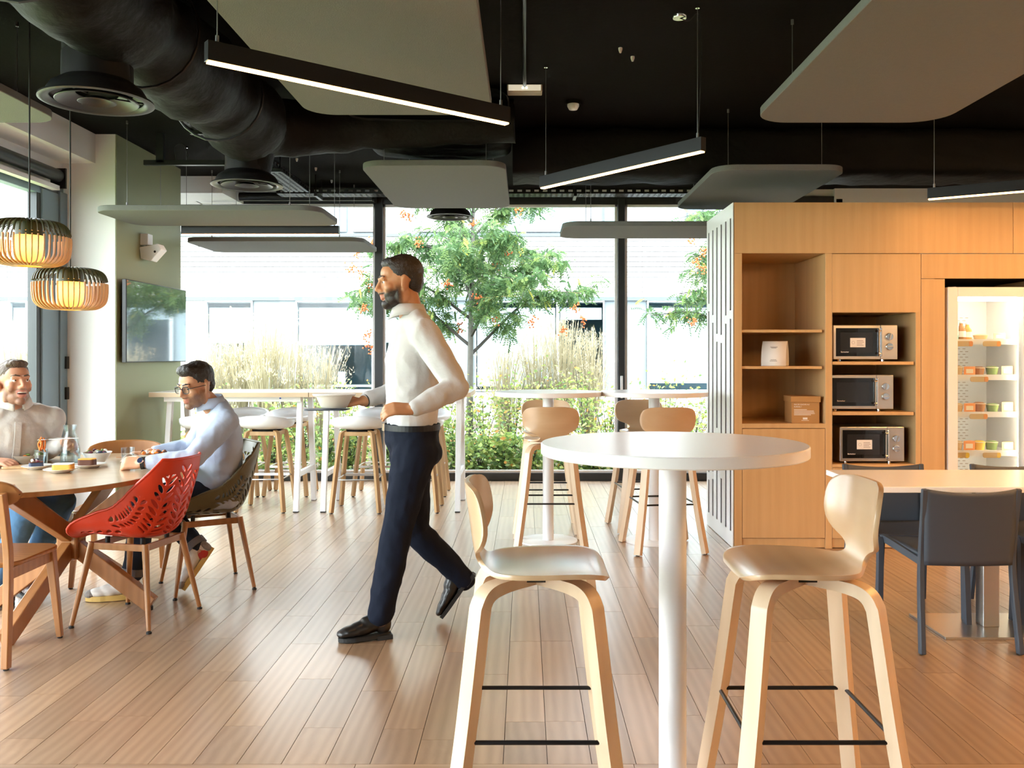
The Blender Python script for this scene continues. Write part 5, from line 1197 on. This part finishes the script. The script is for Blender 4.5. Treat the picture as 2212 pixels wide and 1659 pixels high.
def laughing_man():
    par = person('person', 'laughing bearded man in a white shirt at the left edge', (-2.97, 4.98, .45))
    skin = skin_mat('skin_laugh', (.56, .29, .19), (.055, .030, .020), (.50, .18, .15)); f = Vector((.66, -.75, 0))
    pel = Vector((-2.955, 5.01, .548)); nb = Vector((-2.885, 4.99, 1.05)); hc = Vector((-2.858, 4.93, 1.198)); hf = Vector((.80, -.60, .12))
    elL = Vector((-2.80, 5.13, .795)); wrL = Vector((-2.605, 5.0, .862)); elR = Vector((-3.12, 4.76, .82)); wrR = Vector((-2.905, 4.80, .782))
    knL = Vector((-2.595, 4.94, .535)); anL = Vector((-2.83, 4.99, .10)); knR = Vector((-2.66, 4.70, .535)); anR = Vector((-2.90, 4.86, .10))
    hs_ = [(wrL, Vector((.8, -.55, .1)), Vector((-.4, -.5, -.6)), (1.0, 1.0, 1.1, 1.1), 1, .98), (wrR, Vector((.95, -.15, -.06)), Vector((.05, .25, -1)), (.45, .45, .5, .5), -1, 1.02)]
    HR, a, b = seated(par, f, pel, nb, hc, hf, 1.0, (elL, wrL, elR, wrR), (knL, anL, knR, anR), skin, ('shirtl', 'denim', (1, .25, 0)), 'hairbrown', [(-.022, 0, .058, .098, .080, .083), (-.058, 0, .014, .054, .067, .066), (.040, 0, .104, .050, .058, .026)], .55, smile=1.0, jaw=.012, hands=hs_, hseed=4.0)
    P = lambda x, y, z: hc+HR @ Vector((x, y, z))
    me = MB().ell(P(.0835, 0, -.0635), (.0155, .0265, .0115), HR).mesh('mouth'); me.shade_smooth(); mo = put(me, 'mouth', 'mouth', par)
    me = MB().ell(P(.0885, 0, -.0575), (.0125, .0225, .0052), HR).mesh('teeth'); me.shade_smooth(); put(me, 'teeth', 'teeth', mo)
    # placket and buttons
    ax = (nb-pel).normalized(); ff = (f.normalized()-ax*f.normalized().dot(ax)).normalized()
    sm_ = [c for c in par.children if c.name.startswith('shirt')][0].data
    bv = BVHTree.FromPolygons([v.co.copy() for v in sm_.vertices], [tuple(p.vertices) for p in sm_.polygons]); pts = []
    for k in np.linspace(.12, .90, 26):
        h_ = bv.ray_cast(pel.lerp(nb, k)+ff*.5, -ff)
        if h_[0] is not None: pts.append(h_[0])
    pts = [(pts[max(0, i-1)]+pts[i]*2+pts[min(len(pts)-1, i+1)])/4+ff*.003 for i in range(len(pts))]
    put(MB().sweep(pts, [(-.016, -.006), (.016, -.006), (.016, .002), (-.016, .002)], Vector((0, 0, 1)).cross(ff)).mesh('placket'), 'placket', 'shirtl', par)
    for k in (3, 8, 13, 18, 23):
        if k < len(pts): me = MB().ell(pts[k]+ff*.002, (.004, .0058, .0058), frame3(ff)).mesh('button'); put(me, 'button', 'button', par)
    shoe(par, Vector((-2.86, 5.00, .003)), Vector((-2.70, 4.88, .003)), (0, 0, 1), 'brownleather', 'rubber', .95); shoe(par, Vector((-2.93, 4.88, .003)), Vector((-2.77, 4.74, .003)), (0, 0, 1), 'brownleather', 'rubber', .95)
    # fork with a piece of carrot
    t = thing('fork', 'steel fork with grated carrot held by the laughing man', 'fork', wrL)
    p0, p1 = Vector((.12, -.10, .035)), Vector((-.03, -.125, .030))
    mb = MB().beam(p0, p1, .009, .003, w1=.006)
    mb.build('handle', 'steel', t, smooth=60); q = (p1-p0).normalized(); sd_ = Vector((0, 0, 1)).cross(q)
    for k in (-1.5, -.5, .5, 1.5): MB().tube([p1, p1+q*.012+sd_*k*.006, p1+q*.055+sd_*k*.006], .002, 6).build('tine', 'steel', t)
    o = thing('carrot_bite', 'strands of orange carrot hanging from the fork', 'food', wrL+p1+q*.04)
    rg = random.Random(2)
    for k in range(9):
        a_ = Vector((rg.uniform(-.012, .012), rg.uniform(-.012, .012), rg.uniform(-.005, .014))); MB().tube(bezier([a_, a_+Vector((rg.uniform(-.012, .012), 0, -.02)), a_+Vector((rg.uniform(-.012, .012), 0, -.05-.02*rg.random()))], 4), .0045, 6).build('carrot_strand', 'carrot', o, smooth=60)
walking_man(); glasses_man(); laughing_man()
# ================================================================== OUTSIDE
M['soil'] = mat('soil', (.10, .075, .05), .95, bump=.6, bscale=60, var=.4, vscale=8); M['gravel'] = mat('grey_gravel', (.30, .33, .36), .9, bump=1.0, bscale=120, var=.45, vscale=70)
M['paving'] = mat('pale_paving', (.70, .68, .66), .8, var=.1, vscale=4); M['lawn'] = mat('lawn', (.28, .36, .14), .9, var=.3, vscale=20)
tag(MB().box(-30, 30, YW+.2, 40, -.3, -.03).build('ground', 'soil'), 'planted courtyard soil', kind='structure')
tag(MB().box(-30, -3.9, -12, YW+.2, -.3, -.03).build('ground_side', 'lawn'), 'lawn outside the side window', kind='structure')
tag(MB().box(-12, 8, YW+.06, 10.25, -.1, -.012).build('gravel_strip', 'gravel'), 'grey gravel strip along the back window', kind='structure')
tag(MB().box(-20, 14, 14.6, 16.3, -.1, .02).build('path', 'paving'), 'pale paved path across the courtyard', kind='structure')
rngo = np.random.default_rng(4)
def leafmesh(name, C, D, U, L, Wd, tone, m, par=None, kind=None, shape='leaf'):
    """many small leaves: centres C, directions D, side vectors U, lengths L, widths Wd, tone per leaf"""
    n = len(C); D = D/np.linalg.norm(D, axis=1)[:, None]; U = U-D*np.sum(U*D, axis=1)[:, None]; U = U/np.linalg.norm(U, axis=1)[:, None]
    L = np.broadcast_to(L, n)[:, None]; Wd = np.broadcast_to(Wd, n)[:, None]
    if shape == 'leaf':
        V = np.stack([C, C+D*L*.45+U*Wd*.5, C+D*L, C+D*L*.45-U*Wd*.5], axis=1)
        k = 4
    else:
        V = np.stack([C-U*Wd*.5, C+U*Wd*.5, C+D*L], axis=1); k = 3
    me = bpy.data.meshes.new(name); me.vertices.add(n*k); me.vertices.foreach_set('co', V.reshape(-1).astype(np.float32))
    me.loops.add(n*k); me.loops.foreach_set('vertex_index', np.arange(n*k, dtype=np.int32))
    me.polygons.add(n); me.polygons.foreach_set('loop_start', np.arange(0, n*k, k, dtype=np.int32))
    a = me.attributes.new('tone', 'FLOAT', 'POINT'); a.data.foreach_set('value', np.repeat(np.clip(tone, 0, 1), k).astype(np.float32))
    me.update(); me.validate(); me.materials.append(M[m] if isinstance(m, str) else m)
    o = bpy.data.objects.new(name, me); COL.objects.link(o); o.parent = par
    if kind: o['kind'] = kind
    return o
M['rowan'] = attr_mat('rowan_leaf', [(.05, .115, .045), (.12, .22, .09), (.25, .36, .12), (.62, .55, .10)], .5, .4, .45)
M['shrub'] = attr_mat('shrub_leaf', [(.05, .11, .05), (.11, .20, .07), (.22, .33, .09), (.38, .46, .13), (.55, .52, .2), (.66, .26, .05)], .5, .4, .4)
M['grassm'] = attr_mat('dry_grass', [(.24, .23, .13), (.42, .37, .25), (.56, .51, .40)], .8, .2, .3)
M['berry'] = mat('orange_berries', (.62, .14, .03), .5); M['drybark'] = mat('grey_bark', (.13, .125, .115), .9, bump=.5, bscale=40, var=.3, vscale=20); M['twig'] = mat('dark_twig', (.06, .055, .05), .8)
def tree(x, y, label, h0, h1, rad, nl, seed, lean=0.0, trunk_r=.05):
    rg = np.random.default_rng(seed); t = thing('rowan_tree', label, 'tree', (x, y, 0))
    trunk = bezier([(0, 0, -.05), (.01, 0, h0*.5), (lean*.3, 0, h0), (lean*.6, .05, h0+(h1-h0)*.45), (lean, .0, h1)], 8)
    MB().tube(trunk, lambda k: trunk_r*(1-.75*k), 12).build('trunk', 'drybark', t, smooth=60)
    tips = []; nb = 22
    for i in range(nb):
        k = (i+.5)/nb; base = trunk[int((.36+.6*k)*(len(trunk)-1))]; a = i*2.4+rg.random()*.6
        ln = rad*(1.05-.45*k)*(.75+.45*rg.random()); el = .55-.1*k+.4*rg.random()
        end = base+Vector((math.cos(a)*ln, math.sin(a)*ln*.9, ln*el-.35*ln*(1-k)))
        mid = base.lerp(end, .5)+Vector((0, 0, .18*ln))
        pts = bezier([base, mid, end], 6)
        MB().tube(pts, lambda q: .022*(1-.8*q)*(1.1-.5*k), 6).build('branch', 'twig', t, smooth=60)
        for q in np.linspace(.3, 1.0, 8):
            p = pts[min(len(pts)-1, int(q*(len(pts)-1)))]
            for _ in range(3):
                d = Vector(rg.normal(0, 1, 3)); d.z *= .6; d.normalize(); tips.append((p, p+d*(.12+.28*rg.random())))
    mb = MB()
    for a_, b_ in tips: mb.tube([a_, a_.lerp(b_, .5)+Vector((0, 0, .02)), b_], .0035, 4)
    o = mb.build('twigs', 'twig', t); tag(o, kind='stuff')
    # compound leaves
    C = []; D = []; U = []; Lg = []; T = []
    per = max(1, nl//len(tips))
    for a_, b_ in tips:
        for _ in range(per):
            p = a_.lerp(b_, rg.random()); r6 = rg.normal(0, 1, 6).tolist(); d = Vector((r6[0], r6[1], r6[2]*.5-.55)).normalized()
            sdv = d.cross(Vector(r6[3:])).normalized(); up_ = d.cross(sdv); tone = rg.beta(2, 3.5)*.8+(.35 if rg.random() < .06 else 0); ll = .13+.09*rg.random(); r12 = rg.random(12).tolist(); k_ = 0
            for j in range(6):
                q = p+d*(ll*(j+1)/6.5)+Vector((0, 0, -.05*(j/6)**2))
                for s_ in (-1, 1):
                    C.append(tuple(q)); D.append(tuple(sdv*s_+d*.55)); U.append(tuple(up_+sdv*(r12[k_]-.5)*.6)); Lg.append(.042+.02*r12[k_]); T.append(tone+(r12[k_]-.5)*.15); k_ += 1
    leafmesh('foliage', np.array(C), np.array(D), np.array(U), np.array(Lg), np.array(Lg)*.42, np.array(T), 'rowan', t, 'stuff')
    return t, tips
def berries(par, pts, seed, r_=.0125, n=26, spread=.06):
    rg = np.random.default_rng(seed); mb = MB()
    for p in pts:
        for _ in range(n):
            q = Vector(p)+Vector(rg.normal(0, spread*.55, 3))+Vector((0, 0, -abs(rg.normal(0, spread*.6))))
            mb.ell(q, (r_, r_, r_), None, 6, 4)
    o = mb.build('berry_cluster', 'berry', par, smooth=60); return o
TD = 12.2
tx = (1014-VX)*TD/F
tr_, tips = tree(tx, TD, 'rowan tree with orange berries outside the middle window', 2.0, 4.6, 1.5, 7500, 7, .08, .055)
for px, py in ((885,465),(805,520),(1070,565),(1098,540),(1105,600),(1070,683),(1042,680),(1035,640),(990,703),(905,520),(870,455),(1120,452),(1022,478),(1245,660),(1260,690),(1218,710),(910,645),(780,585),(800,610),(785,660),(795,720),(800,745),(770,540),(760,575),(1000,560),(965,610),(1150,690)):
    p = at(px, py, TD-.5+rngo.random()*.8); berries(tr_, [p-Vector((tx, TD, 0))], px, n=20)
t2, _ = tree((1615-VX)*12.4/F, 12.4, 'second rowan tree half hidden by the oak cabinet', 2.0, 4.4, 1.1, 3000, 21, -.1, .045)
for px, py in ((1492, 515), (1505, 560), (1518, 575), (1498, 690), (1520, 540)): berries(t2, [at(px, py, 12.0)-Vector(((1615-VX)*12.4/F, 12.4, 0))], px, n=20)
def shrub(x, y, h, rad, n, label, seed, tone=(2.2, 3), leaf=(.05, .09), off=0.0):
    rg = np.random.default_rng(seed); t = thing('shrub', label, 'shrub', (x, y, -.03), group='courtyard shrubs'); mb = MB(); C = []; D = []; U = []
    ns = 9
    for i in range(ns):
        a = rg.random()*6.28; e = Vector((math.cos(a)*rad*rg.random(), math.sin(a)*rad*rg.random(), h*(.65+.4*rg.random())))
        pts = bezier([(0, 0, 0), (e.x*.4, e.y*.4, e.z*.55), e], 5); mb.tube(pts, lambda k: .008*(1-.7*k), 5)
        for _ in range(n//ns):
            k = .1+.9*rg.random(); p = np.array(pts[int(k*(len(pts)-1))])+rg.normal(0, rad*.28, 3); p[2] = max(.01, p[2])
            C.append(p); dd = rg.normal(0, 1, 3); dd[2] = dd[2]*.5+.1; D.append(dd); U.append(rg.normal(0, 1, 3)+np.array((0, 0, .3)))
    mb.build('stems', 'twig', t, smooth=60); C = np.array(C); m_ = len(C)
    tn = rg.beta(tone[0], tone[1], m_)*.75+off; tn[rg.random(m_) < .035] = .97
    Lg = leaf[0]+(leaf[1]-leaf[0])*rg.random(m_)
    leafmesh('leaves', C, np.array(D), np.array(U), Lg, Lg*.58, tn, 'shrub', t, 'stuff'); return t
# low planting just beyond the gravel: (px, D, height, radius, leaves)
low = [(420,10.9,.5,.35,500),(505,10.7,.55,.35,500),(590,10.8,.6,.35,500),(660,10.9,.95,.32,520),(705,10.6,.55,.3,450),(760,10.7,.62,.35,480),(850,10.8,.6,.35,420),(930,10.7,.62,.35,480),(985,10.9,.70,.33,520),(1035,10.6,.42,.38,560),(1090,10.7,.46,.36,520),(1150,10.6,.38,.36,480),(1215,10.6,.42,.36,520),(1280,10.7,.36,.36,480),(1345,10.6,.36,.36,420),(1410,10.7,.40,.36,420),(1475,10.7,.42,.36,420),(1530,10.8,.45,.36,420)]
nth = ['first', 'second', 'third', 'fourth', 'fifth', 'sixth', 'seventh', 'eighth', 'ninth', 'tenth', 'eleventh', 'twelfth', 'thirteenth', 'fourteenth', 'fifteenth', 'sixteenth', 'seventeenth', 'eighteenth', 'nineteenth', 'twentieth']
for i, (px, D_, h, rd, n) in enumerate(low):
    shrub((px-VX)*D_/F, D_, h, rd, n, '%s low shrub from the left along the back window' % nth[i], 100+i, (2.2, 2.6), off=.06)
tall = [(470,12.3,1.0,.5,700),(620,12.5,1.05,.5,700),(745,12.6,1.0,.5,650),(960,11.9,1.15,.42,700),(1045,12.0,1.05,.45,650),(1110,12.6,1.2,.5,800),(1180,12.3,1.2,.5,800),(1260,11.9,1.25,.42,760),(1310,12.6,1.0,.45,600),(1380,12.9,.9,.5,600),(1440,12.9,1.15,.5,700),(1500,12.8,.9,.5,600)]
for i, (px, D_, h, rd, n) in enumerate(tall):
    shrub((px-VX)*D_/F, D_, h, rd, n, '%s tall shrub from the left in the courtyard bed' % nth[i], 200+i, (2.4, 2.0), (.04, .075), off=.12)
def grass(x, y, h, rad, n, label, seed):
    rg = np.random.default_rng(seed); t = thing('ornamental_grass', label, 'grass', (x, y, -.03), group='feathery grasses'); C = []; D = []; U = []; Lg = []; T = []
    for _ in range(n):
        a = rg.random()*6.28; sp = rad*rg.random()**.6; hh = h*(.55+.5*rg.random()); base = np.array((math.cos(a)*rad*.25*rg.random(), math.sin(a)*rad*.25*rg.random(), 0)); tip = np.array((math.cos(a)*sp, math.sin(a)*sp, hh))
        for k in range(4):
            p = base+(tip-base)*(k/4)+np.array((0, 0, .12*h*math.sin(k/4*3.1))); q = base+(tip-base)*((k+1)/4)+np.array((0, 0, .12*h*math.sin((k+1)/4*3.1)))
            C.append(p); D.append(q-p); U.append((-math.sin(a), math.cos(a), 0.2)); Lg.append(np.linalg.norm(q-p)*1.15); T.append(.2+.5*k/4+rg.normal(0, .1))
        if rg.random() < .55:
            for _k in range(7):
                C.append(tip+rg.normal(0, .012, 3)+np.array((0, 0, -.14*rg.random()))); D.append(rg.normal(0, .5, 3)+np.array((0, 0, 1))); U.append(rg.normal(0, 1, 3)); Lg.append(.05); T.append(.75+.2*rg.random())
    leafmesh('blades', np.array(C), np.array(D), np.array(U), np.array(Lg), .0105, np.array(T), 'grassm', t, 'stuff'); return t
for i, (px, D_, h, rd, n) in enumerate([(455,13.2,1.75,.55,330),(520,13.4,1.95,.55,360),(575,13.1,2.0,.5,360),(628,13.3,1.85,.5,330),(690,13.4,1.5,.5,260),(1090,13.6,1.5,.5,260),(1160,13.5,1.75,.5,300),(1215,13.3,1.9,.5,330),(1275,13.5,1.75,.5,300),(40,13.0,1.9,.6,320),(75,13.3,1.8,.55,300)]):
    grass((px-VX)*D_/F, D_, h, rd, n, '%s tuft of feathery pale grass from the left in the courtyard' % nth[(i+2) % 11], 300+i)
# leaf litter and ground cover
n = 5200; C = np.stack([rngo.uniform(-6, 5, n), rngo.uniform(10.3, 14.4, n), rngo.uniform(-.02, .09, n)], 1)
o = leafmesh('ground_cover', C, rngo.normal(0, 1, (n, 3))*np.array((1, 1, .35)), rngo.normal(0, 1, (n, 3))+np.array((0, 0, 1.0)), rngo.uniform(.05, .1, n), rngo.uniform(.03, .06, n), rngo.beta(2, 2.2, n)*.8+.08, 'shrub'); tag(o, 'low leafy ground cover in the courtyard bed', 'ground cover', kind='stuff')
n = 2600; C = np.stack([rngo.uniform(-6, 5, n), rngo.uniform(13.2, 15.0, n), rngo.uniform(-.01, .05, n)], 1)
o = leafmesh('fallen_leaves', C, rngo.normal(0, 1, (n, 3))*np.array((1, 1, .2)), rngo.normal(0, 1, (n, 3)), rngo.uniform(.05, .09, n), rngo.uniform(.03, .06, n), rngo.uniform(0, 1, n), attr_mat('fallen_leaf', [(.42, .09, .04), (.62, .2, .06), (.55, .35, .2)], .7)); tag(o, 'reddish fallen leaves beside the path', 'leaves', kind='stuff')
# ---- office building across the courtyard
BD = 18.0; BK = BD/F
bd = thing('office_building', 'pale clad office building across the courtyard with roller-blind windows', 'building', (0, BD, 0))
M['clad'] = mat('white_cladding', (.52, .515, .515), .6); M['clad2'] = mat('grey_panel', (.15, .19, .22), .35); M['bshadow'] = mat('building_joint', (.08, .10, .12), .7); M['blind'] = mat('white_blind', (.36, .39, .42), .7)
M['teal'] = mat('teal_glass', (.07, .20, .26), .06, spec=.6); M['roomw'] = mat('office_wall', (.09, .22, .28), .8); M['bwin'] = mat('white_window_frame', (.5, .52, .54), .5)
BX = lambda px: (px-VX)*BK
BZ = lambda py: H-(py-VY)*BK
X0, X1 = -16.0, 10.0
MB().box(X0, X1, .12, .3, 2.45, 8.0).build('upper_wall', mat('cladding_joint', (.34, .36, .39), .7), bd); MB().box(X0, X1, -.02, .3, -.1, .62).build('base_wall', 'clad', bd)
MB().box(X0, X1, -.03, .16, 2.49, 2.56).build('shadow_gap', M['bshadow'], bd)
zb = 2.57; BH = .1035
bm0 = MB().box(0, 3.24, 0, .10, 0, BH-.013).mesh('cladding_board'); bm0.materials.append(M['clad'])
r0 = 0
while zb < 3.74:
    xx = X0-(1.1 if r0 % 2 else 0)
    while xx < X1:
        o = bpy.data.objects.new('cladding_board', bm0); COL.objects.link(o); o.parent = bd; o.location = (xx, .05, zb); xx += 3.25
    zb += BH; r0 += 1
MB().box(X0, X1, -.02, .12, 3.80, 3.86).build('upper_sill', 'bshadow', bd)
def bay(px0, px1, kind, py_bl=None, z0=.64, z1=2.49):
    a, b_ = BX(px0), BX(px1); f = .03
    if kind == 'panel': MB().box(a+.01, b_-.01, .05, .1, z0, z1).build('spandrel_panel', 'clad2', bd); return
    if kind == 'white': MB().box(a+.005, b_-.005, .03, .1, z0, z1).build('spandrel_panel', 'clad', bd); return
    wn = MB().box(a, a+f, 0, .09, z0, z1).box(b_-f, b_, 0, .09, z0, z1).box(a+f, b_-f, 0, .09, z0, z0+f).box(a+f, b_-f, 0, .09, z1-f, z1).build('window', 'bwin' if kind != 'dark' else M['bshadow'], bd)
    MB().box(a+f, b_-f, .035, .045, z0+f, z1-f).build('pane', glass('office_glass_%d' % int(px0), (.93, .97, .98), .35) if kind != 'dark' else M['teal'], wn)
    if py_bl: MB().box(a+f+.02, b_-f-.02, .10, .11, BZ(py_bl), z1-.14).build('blind', 'blind', wn)
rooms = []
px = -560
for i, (p0, p1, kd, pb) in enumerate([(-560,-430,'panel',0),(-430,-260,'win',745),(-260,-160,'panel',0),(-160,-10,'win',800),(-10,18,'white',0),(18,58,'win',800),(58,150,'win',740),(150,250,'panel',0),(250,330,'win',745),(330,443,'white',0),(443,545,'win',740),(545,638,'panel',0),(638,806,'win',745),(806,826,'white',0),(826,915,'win',740),(915,1025,'panel',0),(1025,1205,'win',835),(1205,1306,'win',690),(1306,1398,'panel',0),(1398,1560,'win',828),(1560,1660,'panel',0),(1660,1830,'win',745),(1830,1930,'panel',0),(1930,2130,'win',745)]): bay(p0, p1, kd, pb)
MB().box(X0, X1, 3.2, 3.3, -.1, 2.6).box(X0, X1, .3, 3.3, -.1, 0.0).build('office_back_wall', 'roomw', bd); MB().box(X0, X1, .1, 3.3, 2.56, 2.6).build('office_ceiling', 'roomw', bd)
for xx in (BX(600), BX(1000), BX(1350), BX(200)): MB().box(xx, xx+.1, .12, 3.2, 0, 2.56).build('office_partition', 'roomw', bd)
for p0, p1 in ((-200,-60),(20,180),(330,430),(545,700),(760,830),(900,1000),(1020,1080),(1330,1400),(1580,1700)):
    MB().box(BX(p0), BX(p1), .0, .1, 3.9, 5.3).build('spandrel_panel', 'clad', bd)
for p0, p1 in ((180,330),(430,545),(700,735),(1080,1190),(1246,1300),(1400,1480),(1520,1580)): 
    MB().box(BX(p0), BX(p1), .03, .1, 3.9, 5.3).build('spandrel_panel', 'clad2', bd)
for p0, p1 in ((735,748),(1190,1246),(1306,1330),(1486,1515)):
    MB().box(BX(p0), BX(p1), .04, .1, 3.9, 5.3).build('window', M['teal'], bd)
MB().box(X0, X1, -.02, .3, 5.3, 6.5).build('parapet', 'clad', bd)
dk = thing('office_desk', 'white desk seen through the office window across the courtyard', 'desk', (BX(720), BD+1.2, 0))
MB().box(-.7, .7, -.35, .35, .70, .74).build('desktop', 'wlam', dk)
for xx in (-.66, .66): MB().box(xx-.03, xx+.03, -.33, .33, 0, .70).build('leg', 'wsteel', dk)
o = MB().box(-.08, .08, -.03, .03, .74, 1.02).box(-.1, .1, -.08, .08, .735, .75).build('desk_monitor', 'wplast'); o.location = (BX(712), BD+1.2, 0); tag(o, 'white screen standing on the desk across the courtyard', 'screen')

bpy.data.scenes.remove(SIDE)
